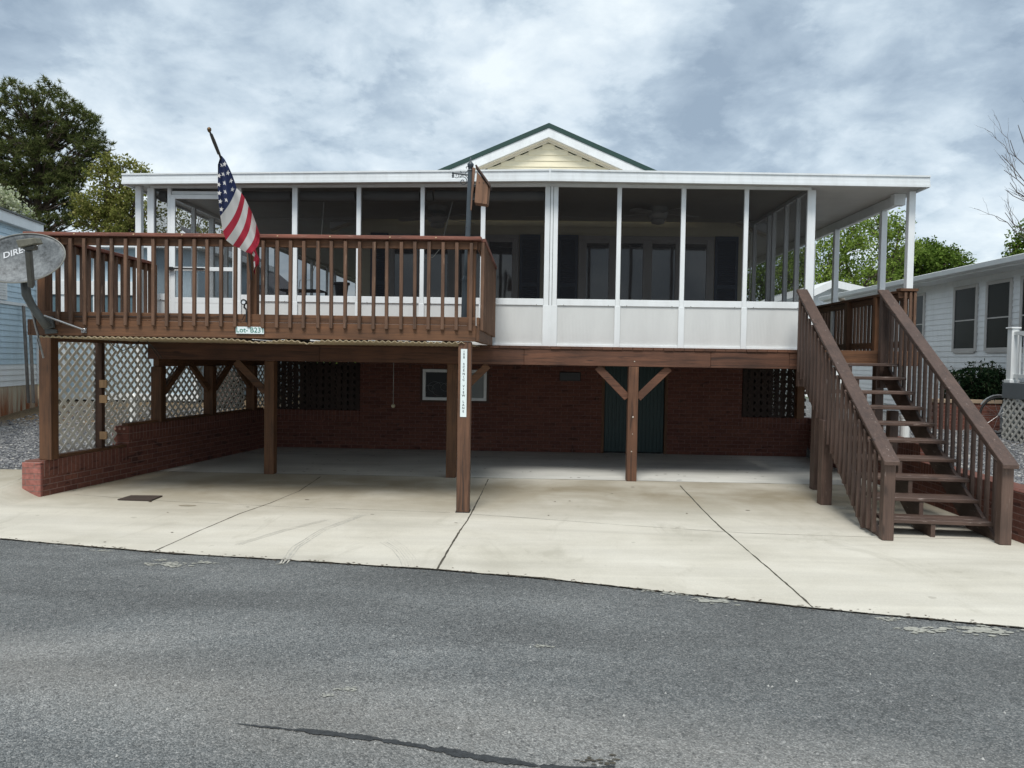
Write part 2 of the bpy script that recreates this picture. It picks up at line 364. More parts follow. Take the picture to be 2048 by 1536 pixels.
def make_asphalt():
    m, nt, b = new_mat('asphalt'); P = wpos(nt)
    vo = N(nt, 'ShaderNodeTexVoronoi', i_Scale=150.0); L(nt, P, vo.inputs['Vector'])
    v2 = N(nt, 'ShaderNodeTexVoronoi', i_Scale=75.0); L(nt, P, v2.inputs['Vector'])
    sepc = N(nt, 'ShaderNodeSeparateColor'); L(nt, vo.outputs['Color'], sepc.inputs[0]); sep2 = N(nt, 'ShaderNodeSeparateColor'); L(nt, v2.outputs['Color'], sep2.inputs[0])
    big = noise(nt, wpos(nt, (.35, .9, 1)), 1.0, 5, .6, .5); mid = noise(nt, P, 14, 4, .6)
    c = ramp(nt, sepc.outputs[0], [(0, (.062, .068, .069)), (.4, (.115, .124, .125)), (.75, (.165, .173, .172)), (1, (.27, .27, .26))])
    c = mixc(nt, 1.0, c, ramp(nt, big, [(.33, .78), (.5, 1.0), (.66, 1.38)]), 'MULTIPLY')
    c = mixc(nt, 1.0, c, ramp(nt, mid, [(.3, .85), (.7, 1.12)]), 'MULTIPLY')
    # wheel paths and a dusty crown run along the road
    ed = (gd(2048, 1257) - gd(0, 1078)).normalized(); nn_ = Vector((ed.y, -ed.x, 0)); e0 = gd(0, 1078)
    dp = N(nt, 'ShaderNodeVectorMath', operation='DOT_PRODUCT'); g_ = N(nt, 'ShaderNodeNewGeometry'); L(nt, g_.outputs['Position'], dp.inputs[0]); dp.inputs[1].default_value = nn_
    t_ = math_(nt, 'ADD', math_(nt, 'SUBTRACT', dp.outputs['Value'], nn_.dot(e0)), math_(nt, 'MULTIPLY', math_(nt, 'SUBTRACT', big, .5), .9))
    t_ = math_(nt, 'DIVIDE', t_, 4.0, True)
    c = mixc(nt, 1.0, c, ramp(nt, t_, [(0, .86), (.14, .98), (.27, .92), (.42, 1.08), (.52, 1.35), (.60, 1.35), (.70, 1.02), (1, 1.0)]), 'MULTIPLY')
    c = mixc(nt, ramp(nt, t_, [(.40, 0.0), (.54, .30), (.6, .25), (.7, 0.0)]), c, (.21, .185, .155, 1))
    c = mixc(nt, ramp(nt, big, [(.58, 0.0), (.75, .22)]), c, (.22, .19, .155, 1))
    c = mixc(nt, ramp(nt, sep2.outputs[1], [(.994, 0.0), (.997, .45)]), c, (.5, .5, .48, 1))
    c = mixc(nt, ramp(nt, sep2.outputs[2], [(.90, 0.0), (.97, .5)]), c, (.03, .033, .036, 1))
    L(nt, c, b.inputs['Base Color']); b.inputs['Roughness'].default_value = .85
    bump(nt, b, math_(nt, 'ADD', math_(nt, 'SUBTRACT', 1.0, vo.outputs['Distance']), mid), .006, 1.0); return m
asphalt = make_asphalt()
tarm = plain('tar_seal', (.035, .038, .04), .6, var=.5, vs=30, bmp=.006)
chalk = plain('mortar_splash', (.33, .33, .29), .9, var=.3, vs=30)
jointm = plain('joint_dirt', (.07, .062, .045), .95, var=.4, vs=20)
def make_gravel():
    m, nt, b = new_mat('gravel_ground'); P = wpos(nt)
    vo = N(nt, 'ShaderNodeTexVoronoi', i_Scale=30.0); L(nt, P, vo.inputs['Vector']); s = N(nt, 'ShaderNodeSeparateColor'); L(nt, vo.outputs['Color'], s.inputs[0])
    c = ramp(nt, s.outputs[0], [(0, (.07, .075, .08)), (.5, (.16, .165, .17)), (1, (.34, .34, .33))])
    big = noise(nt, wpos(nt, (.5, .8, 1)), 1.0, 5, .6); lit = noise(nt, P, 25, 4, .7)
    brown = ramp(nt, lit, [(.3, (.08, .05, .025)), (.55, (.20, .14, .075)), (.75, (.33, .25, .15))])
    g = N(nt, 'ShaderNodeNewGeometry'); sp = N(nt, 'ShaderNodeSeparateXYZ'); L(nt, g.outputs['Position'], sp.inputs[0])
    far = math_(nt, 'MULTIPLY', math_(nt, 'SUBTRACT', math_(nt, 'ADD', sp.outputs[1], math_(nt, 'MULTIPLY', big, 5)), 15.0), .6, True)
    leftside = math_(nt, 'MULTIPLY', math_(nt, 'MULTIPLY', sp.outputs[0], -1.0), 3.0, True)
    c = mixc(nt, math_(nt, 'MAXIMUM', math_(nt, 'MULTIPLY', far, leftside), ramp(nt, big, [(.6, 0.0), (.72, .6)])), c, brown)
    grass = math_(nt, 'MULTIPLY', math_(nt, 'SUBTRACT', sp.outputs[1], 24.0), .3, True)
    c = mixc(nt, grass, c, (.06, .09, .03, 1))
    L(nt, c, b.inputs['Base Color']); b.inputs['Roughness'].default_value = .95; bump(nt, b, math_(nt, 'ADD', vo.outputs['Distance'], lit), .03, 1.0); return m
gravelm = make_gravel()
stonem = plain('gravel_stone', (.17, .175, .18), .9, var=.5, vs=40)
def make_glass(name, tint=(.02, .025, .03), rough=.04):
    m, nt, b = new_mat(name); b.inputs['Base Color'].default_value = (*tint, 1); b.inputs['Roughness'].default_value = rough
    b.inputs['Specular IOR Level'].default_value = .6
    bump(nt, b, noise(nt, wpos(nt), 1.3, 2), .01, .15); return m
glass = make_glass('window_glass', (.012, .014, .017)); glass.node_tree.nodes['Principled BSDF'].inputs['Specular IOR Level'].default_value = 1.0; glass.node_tree.nodes['Principled BSDF'].inputs['IOR'].default_value = 1.9
glass2 = make_glass('dull_window_glass', (.022, .024, .026), .25); glass2.node_tree.nodes['Principled BSDF'].inputs['Specular IOR Level'].default_value = .15; glass2.node_tree.nodes['Principled BSDF'].inputs['Coat Weight'].default_value = 0
def make_screen(name, alpha, col=(.014, .014, .015)):
    m, nt, b = new_mat(name); tr = N(nt, 'ShaderNodeBsdfTransparent'); df = N(nt, 'ShaderNodeBsdfDiffuse'); df.inputs[0].default_value = (*col, 1)
    mx = N(nt, 'ShaderNodeMixShader'); mx.inputs[0].default_value = alpha
    L(nt, tr.outputs[0], mx.inputs[1]); L(nt, df.outputs[0], mx.inputs[2]); L(nt, mx.outputs[0], nt.nodes['Material Output'].inputs[0]); return m
screen = make_screen('insect_screen', .54)
screen2 = make_screen('side_screen', .18, (.06, .06, .06))
def leafmat(name, c1, c2, c3=None):
    m, nt, b = new_mat(name); g = N(nt, 'ShaderNodeNewGeometry')
    rnd = g.outputs['Random Per Island']; big = noise(nt, wpos(nt), .9, 3)
    c = ramp(nt, rnd, [(0, c1), (.7, c2), (1, c3 or c2)])
    c = mixc(nt, 1.0, c, ramp(nt, big, [(.3, .75), (.7, 1.2)]), 'MULTIPLY')
    df = N(nt, 'ShaderNodeBsdfDiffuse'); tl = N(nt, 'ShaderNodeBsdfTranslucent'); L(nt, c, df.inputs[0]); L(nt, c, tl.inputs[0])
    mx = N(nt, 'ShaderNodeMixShader'); mx.inputs[0].default_value = .38; L(nt, df.outputs[0], mx.inputs[1]); L(nt, tl.outputs[0], mx.inputs[2])
    L(nt, mx.outputs[0], nt.nodes['Material Output'].inputs[0]); return m
pinel = leafmat('pine_needles', (.055, .075, .028), (.125, .15, .05), (.20, .20, .09))
budl = leafmat('spring_olive_leaves', (.11, .13, .03), (.24, .25, .07), (.34, .31, .12))
whitel = leafmat('white_blossom', (.35, .40, .22), (.6, .62, .48), (.16, .22, .06))
brightl = leafmat('bright_spring_leaves', (.11, .17, .03), (.22, .31, .06), (.34, .42, .12))
midl = leafmat('mid_green_leaves', (.055, .10, .018), (.13, .20, .035), (.20, .28, .07))
darkl = leafmat('dark_shrub_leaves', (.008, .02, .010), (.02, .04, .02), (.05, .07, .035))

def text_mesh(body, size, bold=0.0):
    cu_ = bpy.data.curves.new('txt', 'FONT'); cu_.body = body; cu_.size = size; cu_.offset = bold; cu_.align_x = 'CENTER'; cu_.align_y = 'CENTER'; cu_.resolution_u = 3
    o = bpy.data.objects.new('txt', cu_); C.objects.link(o); dg = bpy.context.evaluated_depsgraph_get(); me = o.evaluated_get(dg).to_mesh()
    vs = [v.co.copy() for v in me.vertices]; fs = [tuple(p.vertices) for p in me.polygons]
    o.evaluated_get(dg).to_mesh_clear(); bpy.data.objects.remove(o); bpy.data.curves.remove(cu_); return vs, fs

# ================================================================== ground
RE = [gd(px, py) for px, py in ((0, 1078), (310, 1105), (560, 1120), (875, 1140), (1100, 1159), (1625, 1217), (2048, 1257))]
def smooth(a, b, x):
    t = max(0, min(1, (x - a) / (b - a))); return t * t * (3 - 2 * t)
WA, WB = gd(84, 994), gd(521, 897)
def wallx(y): return WA.x + (WB.x - WA.x) * (y - WA.y) / (WB.y - WA.y)
def ywall(px, z=.7):      # where along the wall top a given line of sight meets it
    y = 9.0
    for _ in range(40): y = gd_x(px, y, z)
    return y
def gd_x(px, y, z):
    lo, hi = 8.0, 15.0
    for _ in range(30):
        m = (lo + hi) / 2; v = Vector((wallx(m) - .06, m, z)) - CAM; pxm = 1024 + F * v.dot(cr) / v.dot(f0)
        if pxm < px: lo = m
        else: hi = m
    return lo
def H(x, y):
    if y < 5.2: return 0.0
    h = 0.0
    if x < -5.72: h = smooth(7.0, 8.8, y) * .16 * smooth(-5.66, -6.05, x) + smooth(10.5, 17, y) * .38
    if x > 4.95: h = .40 * smooth(7.0, 8.4, y) * smooth(4.93, 5.0, x) + smooth(9, 14, y) * .12
    if y > 14.5 and -5.72 <= x <= 4.95: h = .3 * smooth(14.5, 18, y)
    return h
def lin(a, b, n): return [a + (b - a) * i / n for i in range(n + 1)]
gxs = sorted(set([-250, -120, -60, -35] + lin(-25, -6.1, 24) + lin(-6.0, -5.5, 10) + lin(-5.3, 4.7, 12) + lin(4.9, 5.1, 4) + lin(5.3, 20, 20) + [30, 60, 120, 250]))
gys = sorted(set([-120, -40, -10, 0] + lin(5, 20, 50) + lin(21, 40, 10) + [60, 120, 300, 600]))
def grid(mb, xs, ys, dz, inside=None):
    n = len(mb.v); w = len(xs)
    vs = [(x, y, H(x, y) + dz) for y in ys for x in xs]
    fs = [(j * w + i, j * w + i + 1, (j + 1) * w + i + 1, (j + 1) * w + i) for j in range(len(ys) - 1) for i in range(w - 1)
          if inside is None or inside((xs[i] + xs[i + 1]) / 2, (ys[j] + ys[j + 1]) / 2)]
    return mb.add(vs, fs)
tag(grid(MB(), gxs, gys, -.02).build('ground', gravelm), 'grey gravel and leaf strewn ground around the houses', 'ground', kind='structure')
# road
d_edge = (RE[-1] - RE[0]).normalized()
left_far = RE[0] - d_edge * 60; right_far = RE[-1] + d_edge * 40
edge = [left_far] + RE + [right_far]
mb = MB(); mb.add([(p.x, p.y, -.004) for p in edge] + [(p.x * 1.0 - 6, p.y - 16, -.004) for p in edge], [(i, i + 1, len(edge) + i + 1, len(edge) + i) for i in range(len(edge) - 1)])
road = tag(mb.build('road', asphalt), 'grey asphalt road across the foreground', 'road', kind='structure')
def jag(pts, w, z, n_per=.05, jit=.5):
    mb = MB(); P = []
    for a, b in zip(pts[:-1], pts[1:]):
        n = max(1, int((b - a).length / n_per)); P += [a.lerp(b, i / n) for i in range(n)]
    P.append(pts[-1]); vs = []; s1, s2 = random.random() * 50, random.random() * 50
    fb = lambda p, s_: mnoise.noise(Vector((p.x * 2.2, p.y * 2.2, s_))) + .7 * mnoise.noise(Vector((p.x * 7, p.y * 7, s_))) + .5 * mnoise.noise(Vector((p.x * 23, p.y * 23, s_))) + .5 * mnoise.noise(Vector((p.x * 70, p.y * 70, s_)))
    for i, p in enumerate(P):
        d = (P[min(i + 1, len(P) - 1)] - P[max(i - 1, 0)]).normalized(); nrm = Vector((-d.y, d.x, 0)); ww = w(i / (len(P) - 1)) if callable(w) else w
        a = max(.05, .5 + jit * fb(p, s1)) * ww; b = max(.05, .5 + jit * fb(p, s2)) * ww
        vs += [(p + nrm * a).to_tuple()[:2] + (z,), (p - nrm * b).to_tuple()[:2] + (z,)]
    mb.add(vs, [(2 * i, 2 * i + 1, 2 * i + 3, 2 * i + 2) for i in range(len(P) - 1)]); return mb
jag([gd(470, 1447), gd(620, 1463), gd(720, 1473), gd(830, 1493), gd(960, 1517), gd(1090, 1533), gd(1230, 1534)], lambda t: .008 + .026 * min(1, t * 2.5) * 1.0, .001, .008, .8).build('crack_seal', tarm, road)
def blob(mb, c, rx, ry, z, n=16):
    ph = random.random() * 9
    vs = [(c.x + rx * math.cos(t) * (1 + .35 * mnoise.noise(Vector((math.cos(t) * 2 + ph, math.sin(t) * 2, 0)))) , c.y + ry * math.sin(t) * (1 + .5 * mnoise.noise(Vector((math.cos(t) * 3, math.sin(t) * 3 + ph, 1)))), z) for t in [2 * math.pi * k / n for k in range(n)]]
    mb.add(vs, [tuple(range(n))])
mb = MB()
for px, py, r in ((206, 1101, .05), (335, 1128, .10), (322, 1120, .05), (345, 1132, .05), (412, 1125, .06), (1425, 1202, .10), (1405, 1198, .05), (1775, 1238, .06), (1845, 1260, .10), (1965, 1261, .13), (1930, 1256, .06), (1310, 1182, .06), (1350, 1187, .08), (1085, 1292, .04), (700, 1378, .04), (655, 1390, .03), (560, 1104 + 24, .03)):
    c = gd(px, py)
    for k in range(int(26 + r * 300)):
        q_ = c + Vector((random.gauss(0, r * .75), random.gauss(0, r * .3), 0)); rr = r * random.uniform(.05, .22); blob(mb, q_, rr * 1.3, rr * .7, .0012 + .00002 * k, 7)
mb.build('chalky_patch', chalk, road)
blob_ = MB()
for k in range(14): q_ = gd(1205, 1522) + Vector((random.gauss(0, .05), random.gauss(0, .02), 0)); blob(blob_, q_, random.uniform(.006, .022), random.uniform(.004, .012), .0013 + .00002 * k, 7)
blob_.build('dark_patch', jointm, road)
mb = MB()      # loose pebbles lying on the road
for k in range(150):
    px, py = random.random() * 2048, 1120 + random.random() ** .7 * 410; c = gd(px, py); r = .002 + random.random() ** 4 * .008
    if c.y > 4.6: continue
    vs = [(c.x + r * math.cos(t) * (.7 + .5 * random.random()), c.y + r * math.sin(t) * (.7 + .5 * random.random()), -.003) for t in (0, 1.2, 2.5, 3.8, 5.0)] + [(c.x, c.y, r * .8)]
    mb.add(vs, [(i, (i + 1) % 5, 5) for i in range(5)])
tag(mb.build('road_pebbles', plain('pebble', (.42, .42, .40), .9, var=.5, vs=80)), 'scattered pebbles lying on the grey asphalt road', 'pebbles', kind='stuff')

# driveway: flat apron between the walls, rising a little left of the left wall
mb = MB(); back = 10.52
ey = lambda x: next((a.y + (b.y - a.y) * (x - a.x) / (b.x - a.x) for a, b in zip(edge[:-1], edge[1:]) if a.x <= x <= b.x), 5)
xs = lin(-22, -6.2, 14) + lin(-6.0, -5.5, 10) + lin(-5.4, 4.8, 50) + lin(4.95, 14, 10)
vs = []; rows = 14
for j in range(rows + 1):
    for x in xs:
        y0 = ey(x); top = back if -5.6 < x < 4.93 else (9.45 if x < 0 else 7.05)
        top = max(top, y0 + .05); t = j / rows; y = y0 + (top - y0) * t
        vs.append((x, y, (H(x, y) if x < -5.6 else 0) + .004))
w = len(xs); mb.add(vs, [(j * w + i, j * w + i + 1, (j + 1) * w + i + 1, (j + 1) * w + i) for j in range(rows) for i in range(w - 1)])
drive = tag(mb.build('driveway', concrete), 'pale concrete driveway in front of the carport', 'driveway', kind='structure')
MB().add([(-5.7, back + .012, .002), (5.1, back + .012, .002), (5.1, 19, .002), (-5.7, 19, .002)], [(0, 1, 2, 3)])
slab = tag(MB().box(-5.55, 4.95, back + .014, 18, -.1, .003).build('carport_floor', slabm), 'shaded grey concrete floor of the carport', 'floor', kind='structure')
J = [([(641, 954), (598, 983), (540, 1007), (480, 1028), (400, 1062), (310, 1103)], .012), ([(976, 959), (962, 990), (942, 1029), (909, 1080), (875, 1139)], .014),
     ([(1360, 972), (1405, 1020), (1446, 1060), (1540, 1140), (1626, 1216)], .014), ([(942, 1029), (1100, 1040), (1260, 1052), (1488, 1067), (1770, 1076), (2040, 1080)], .005),
     ([(150, 990), (330, 1003), (560, 1014), (900, 1026)], .005)]
for pts, wd in J: jag([gd(*p) for p in pts], wd, .0055, .05, .5).build('expansion_joint', jointm, drive)
jag([Vector((x, back + .006, 0)) for x in (-5.4, -2, 1, 4.7)], .014, .0062, .08, .5).build('expansion_joint', jointm, drive)
cj = [gd(p, q, z_) for p, q, z_ in ((-30, 1004, .03), (0, 990, .05), (22, 978, .08), (36, 969, .11), (46, 962, .12))]
MB().add([(p.x, p.y + o_, H(p.x, p.y + o_) + .0065) for p in cj for o_ in (-.006, .006)], [(2 * i, 2 * i + 1, 2 * i + 3, 2 * i + 2) for i in range(len(cj) - 1)]).build('expansion_joint', jointm, drive)
jag(edge[1:-1], .011, .0065, .025, 1.4).build('dirt_line', jointm, drive)
tyre = plain('tyre_mark_grey', (.43, .415, .365), .9, var=.25, vs=12)
for pts, wd in ((((560, 1128), (585, 1095), (640, 1060), (720, 1030)), .09), (((760, 1085), (785, 1100), (800, 1120), (805, 1134)), .05), (((775, 1080), (800, 1096), (818, 1118), (822, 1136)), .02), (((470, 1090), (560, 1062), (650, 1040)), .05)):
    for o_ in (0, 7, 13): jag([gd(p + o_, q_) for p, q_ in pts], wd * .10, .0052, .03, 1.1).build('tyre_mark', tyre, drive)
mb = MB(); blob(mb, gd(375, 1012), .10, .05, .006, 20); mb.build('oil_stain', plain('stain', (.27, .24, .18), .9), drive)
mb = MB()
for k in range(90):
    c = Vector((random.uniform(-4.6, 4.4), random.uniform(10.6, 13.3) if random.random() < .75 else random.uniform(6.5, 10), 0)); blob(mb, c, random.uniform(.008, .03), random.uniform(.006, .015), .0075, 6)
for k in range(420):      # grit and leaf crumbs gathered along the road joint and the wall foot
    if k % 3: e_ = edge[1].lerp(edge[-2], random.random()); e_ = Vector((e_.x, ey(e_.x) + random.gauss(.0, .035), 0)); z_ = .0075
    else: y_ = random.uniform(8.9, 13.4); e_ = Vector((wallx(y_) + abs(random.gauss(.03, .05)), y_, 0)); z_ = .0078
    blob(mb, e_, random.uniform(.004, .016), random.uniform(.003, .009), z_, 5)
tag(mb.build('dead_leaves', plain('dead_leaf', (.07, .045, .025), .9)), 'small dead leaves and grit scattered over the concrete', 'leaves', kind='stuff')
# mat / grate near the left wall
q = [gd(p, y, .004) for p, y in ((235, 1001), (302, 1003), (325, 993.5), (262, 993))]
tag(MB().prism([p + Vector((0, 0, .004)) for p in q], (0, 0, .012)).build('door_mat', plain('mat_brown', (.05, .035, .028), .9, bmp=.004)), 'dark brown rectangular mat lying flat on driveway beside left brick wall', 'mat')

# gravel stones either side
def stones(name, regions, label):
    mb = MB()
    for (x0, x1, y0, y1, n, s) in regions:
        for _ in range(n):
            x, y = random.uniform(x0, x1), random.uniform(y0, y1); r = s * random.uniform(.5, 1.3); z = H(x, y) - .02 + r * .25
            j = lambda: random.uniform(.6, 1.2) * r
            vs = [(x + j(), y, z), (x, y + j(), z), (x - j(), y, z), (x, y - j(), z), (x + j() * .2, y, z + j() * .7), (x, y, z - r * .6)]
            mb.add(vs, [(0, 1, 4), (1, 2, 4), (2, 3, 4), (3, 0, 4), (1, 0, 5), (2, 1, 5), (3, 2, 5), (0, 3, 5)])
    return tag(mb.build(name, leafstone, fix=False), label, 'gravel', kind='stuff')
def make_stone():
    m, nt, b = new_mat('loose_gravel'); g = N(nt, 'ShaderNodeNewGeometry')
    L(nt, ramp(nt, g.outputs['Random Per Island'], [(0, (.06, .065, .075)), (.5, (.15, .155, .165)), (.9, (.28, .28, .28)), (1, (.42, .41, .38))]), b.inputs['Base Color']); b.inputs['Roughness'].default_value = .9; return m
leafstone = make_stone()
stones('gravel', [(5.1, 7.6, 7.6, 10.5, 5200, .022), (5.1, 8.6, 10.5, 15, 4200, .026)], 'loose grey gravel behind the stairs by the white house')
stones('gravel', [(-9.5, -5.8, 9.5, 13.5, 6000, .024), (-10, -5.8, 13.5, 16, 1800, .03)], 'loose grey gravel between the lattice wall and blue trailer')

# ================================================================== low brick walls
def stepped_wall(name, label, fx, thick, segs, sgn):
    """fx(y) = inner face; segs = [(y0,y1,ztop)]; sgn = -1 wall lies to the left of its inner face"""
    t = thing(name, label, 'brick wall', (fx(segs[0][0]), segs[0][0], 0))
    for k, (y0, y1, zt) in enumerate(segs):
        a, b = fx(y0), fx(y1); o = thick * sgn
        MB().hexa([(a, y0, 0), (a + o, y0, 0), (b + o, y1, 0), (b, y1, 0), (a, y0, zt - .19), (a + o, y0, zt - .19), (b + o, y1, zt - .19), (b, y1, zt - .19)]).build('brickwork', bry, t)
        e = .004
        MB().hexa([(a - e * sgn, y0 - e, zt - .19), (a + o + e * sgn, y0 - e, zt - .19), (b + o + e * sgn, y1, zt - .19), (b - e * sgn, y1, zt - .19), (a - e * sgn, y0 - e, zt), (a + o + e * sgn, y0 - e, zt), (b + o + e * sgn, y1, zt), (b - e * sgn, y1, zt)]).build('soldier_course', brsy, t, bevel=.004)
    return t
lw = stepped_wall('brick_wall', 'low stepped red brick wall under white lattice, left of the carport', wallx, .22, [(WA.y + .03, 9.95, .42), (9.95, 13.6, .70)], -1)
# painted front end of the left wall, and the cored bricks at each step
a = wallx(WA.y)
MB().box(a - .225, a - .004, WA.y - .02, WA.y + .026, .0, .405).build('end_pier', brick('pink_brick', 'x', 1, (.30, .115, .092)), lw, bevel=.006)
mb = MB()
for k in range(3): mb.lathe((wallx(9.94) - .05 - .06 * k, 9.94, .665), [(.001, -.012), (.017, -.012), (.017, 0), (.001, 0)], 10, 'y')
mb.build('brick_core_hole', plain('mortar_core', (.34, .2, .15), .9), lw)
rwx = lambda y: 4.78 + .03 * (y - 7.3)
rw = stepped_wall('brick_wall', 'low stepped red brick wall behind the brown stairs, right of the carport', rwx, .22, [(7.22, 9.45, .49), (9.45, 13.6, .70)], 1)
MB().box(4.70, 4.776, 7.19, 7.5, 0, .49).build('end_pier', brx, rw, bevel=.006)
MB().box(4.783, 5.01, 7.16, 7.215, 0, .47).build('end_face', brick('pink_brick_b', 'x', 1, (.30, .115, .092)), rw, bevel=.006)
mb = MB()
for k in range(3): mb.lathe((rwx(9.44) + .05 + .06 * k, 9.44, .665), [(.001, -.012), (.017, -.012), (.017, 0), (.001, 0)], 10, 'y')
mb.build('brick_core_hole', bpy.data.materials['mortar_core'], rw)

# ================================================================== house
YB = 13.62; HX0, HX1 = -3.15, 3.78; HC = XX(1098, YB, 300)
house = thing('house', 'pale yellow cottage with green gabled metal roof above brick carport wall', 'house', (HC, YB, 0))
# brick carport back wall with window, door and wing walls
WX0, WX1 = wallx(13.6) + 0.0, rwx(13.6)
wn = [XX(846, YB), XX(974, YB), ZZ(801, YB, 910), ZZ(739, YB, 910)]
dr = [XX(1205, YB), XX(1337, YB)]
mb = MB(); Y1 = YB + .22; ztop = 1.86
mb.box(HX0, wn[0], YB, Y1, 0, ztop).box(wn[0], wn[1], YB, Y1, 0, wn[2]).box(wn[0], wn[1], YB, Y1, wn[3], ztop).box(wn[1], dr[0], YB, Y1, 0, ztop)
MB().box(dr[1], HX1, YB, Y1, 0, ztop).build('brick_wall', brx, house)
mb.build('brick_wall', brx, house)
for x0, x1 in ((WX0 - .1, HX0 - .002), (HX1 + .002, WX1 + .1)):
    MB().box(x0, x1, YB + .003, Y1, 0, .51).build('wing_wall', brx, house)
    MB().box(x0, x1, YB - .002, Y1 + .004, .51, .70).build('soldier_course', brsx, house, bevel=.004)
# foundation sides (brick) and dark crawl space behind
for a in (HX0, HX1 - .2): MB().box(a, a + .2, Y1, 26, 0, ztop).build('foundation', bry, house)
# slatted openings in the wings
def slats(x0, x1, y, z0, z1, step, w_, mat, parent, name='slat_screen'):
    mb = MB(); x = x0
    while x < x1: mb.box(x, x + w_, y, y + .03, z0, z1); x += step
    return mb.build(name, mat, parent)
OPN = []
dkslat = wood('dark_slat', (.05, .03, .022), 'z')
for q0, q1 in ((WX0 + .1, HX0 - .01), (HX1 + .03, WX1 - .03)): OPN.append((q0, q1))
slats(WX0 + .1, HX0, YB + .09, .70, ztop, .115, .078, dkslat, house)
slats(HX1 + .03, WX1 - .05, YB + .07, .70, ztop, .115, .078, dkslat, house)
# dark panels added behind part of each opening to make it read black
pt1 = [XX(600, YB + .3), XX(716, YB + .3), XX(1480, YB + .3), XX(1540, YB + .3)]
MB().box(pt1[0], pt1[1], YB + .35, YB + .38, .3, 1.55).build('shade_panel', plain('dark_board', (.03, .022, .018), .9), house)
MB().box(pt1[2], pt1[3], YB + .35, YB + .38, .3, 1.8).build('shade_panel', bpy.data.materials['dark_board'], house)
# basement window
t = MB(); fw = .055
t.box(wn[0], wn[1], YB - .02, YB + .06, wn[2], wn[2] + fw).box(wn[0], wn[1], YB - .02, YB + .06, wn[3] - fw, wn[3]).box(wn[0], wn[0] + fw, YB - .02, YB + .06, wn[2] + fw, wn[3] - fw).box(wn[1] - fw, wn[1], YB - .02, YB + .06, wn[2] + fw, wn[3] - fw)
t.box((wn[0] + wn[1]) / 2 - .03, (wn[0] + wn[1]) / 2 + .03, YB - .015, YB + .06, wn[2] + fw, wn[3] - fw)
win = t.build('basement_window', whitevinyl, house, bevel=.004)
xm = (wn[0] + wn[1]) / 2
MB().box(wn[0] + fw, xm - .03, YB + .02, YB + .03, wn[2] + fw, wn[3] - fw).build('pane', glass2, win)
MB().box(xm + .03, wn[1] - fw, YB + .01, YB + .03, wn[2] + fw, wn[3] - fw).build('white_panel', paper, win)
mb = MB()
for k in range(4):
    c0 = Vector((wn[0] + .12 + .1 * k, YB + .012, wn[2] + .2 + .04 * (k % 2))); rr = .09 + .03 * (k % 3)
    mb.tube([c0 + Vector((rr * math.cos(s), 0, rr * .8 * math.sin(s))) for s in lin(.2 * k, 4.2 + .4 * k, 18)], .004, 5)
mb.build('hose_loops', plain('hose_grey', (.10, .11, .115), .4), win)
MB().box(wn[0] - .05, wn[1] + .05, YB - .006, YB - .001, wn[2] - .04, wn[2]).box(wn[0] - .05, wn[0], YB - .006, YB - .001, wn[2], wn[3] + .04).box(wn[1], wn[1] + .05, YB - .006, YB - .001, wn[2], wn[3] + .04).build('window_surround', plain('brown_trim', (.07, .035, .025), .7), win)
# green corrugated double door
dz = 1.84; dm = (dr[0] + dr[1]) / 2
for a in (dr[0], dr[1] - .05): MB().box(a, a + .05, YB - .01, YB + .08, 0, dz).build('door_jamb', wz, house, bevel=.003)
for x0, x1 in ((dr[0] + .055, dm - .004), (dm + .004, dr[1] - .055)):
    mb = MB(); n = 8
    for k in range(n):
        a0 = x0 + (x1 - x0) * k / n; st = (x1 - x0) / n
        mb.box(a0 + st * .2, a0 + st * .8, YB + .03, YB + .06, .03, dz - .03)
    mb.box(x0, x1, YB + .045, YB + .07, .03, dz - .03)
    d_ = mb.build('corrugated_door', greenmet, house, bevel=.003)
MB().box(dr[0] + .05, dr[1] - .05, YB + .09, YB + .1, 0, dz).build('door_backing', darkin, house)
vx = at(1140, 753, YB); MB().box(vx.x - .19, vx.x + .19, YB - .03, YB + .01, vx.z - .08, vx.z + .08).build('vent', blackm, house, bevel=.008)
# house body
def siding_mesh(mb, p0, p1, z0, z1, pitch_, lip=.012, nrm=None, top=None):
    """clapboards from p0 to p1 (xy), each leaning out at its foot"""
    p0 = Vector((*p0, 0)); p1 = Vector((*p1, 0)); d = (p1 - p0).normalized(); n = Vector(nrm).normalized() if nrm else Vector((d.y, -d.x, 0))
    z = z0
    while z < z1 - .001:
        zt = min(z + pitch_, z1)
        if top:
            a0, a1 = top(z + pitch_ * .5)
            if a1 - a0 < .02: break
            q0, q1 = p0 + d * a0, p0 + d * a1
        else: q0, q1 = p0, p1
        mb.add([q0 + n * lip + Vector((0, 0, z)), q1 + n * lip + Vector((0, 0, z)), q1 + Vector((0, 0, zt)), q0 + Vector((0, 0, zt)), q0 + Vector((0, 0, z)), q1 + Vector((0, 0, z))], [(0, 1, 2, 3), (4, 5, 1, 0)])
        z = zt
    return mb
mb = MB(); siding_mesh(mb, (HX0, YB), (HX1, YB), 1.88, 4.6, .11)
mb.box(HX0 + .01, HX0 + .1, YB + .01, 26, 1.86, 4.45).box(HX1 - .1, HX1 - .01, YB + .01, 26, 1.86, 4.45).box(HX0 + .1, HX1 - .1, YB + .03, YB + .1, 1.86, 4.5)
mb.build('wall', yellow, house, fix=False)
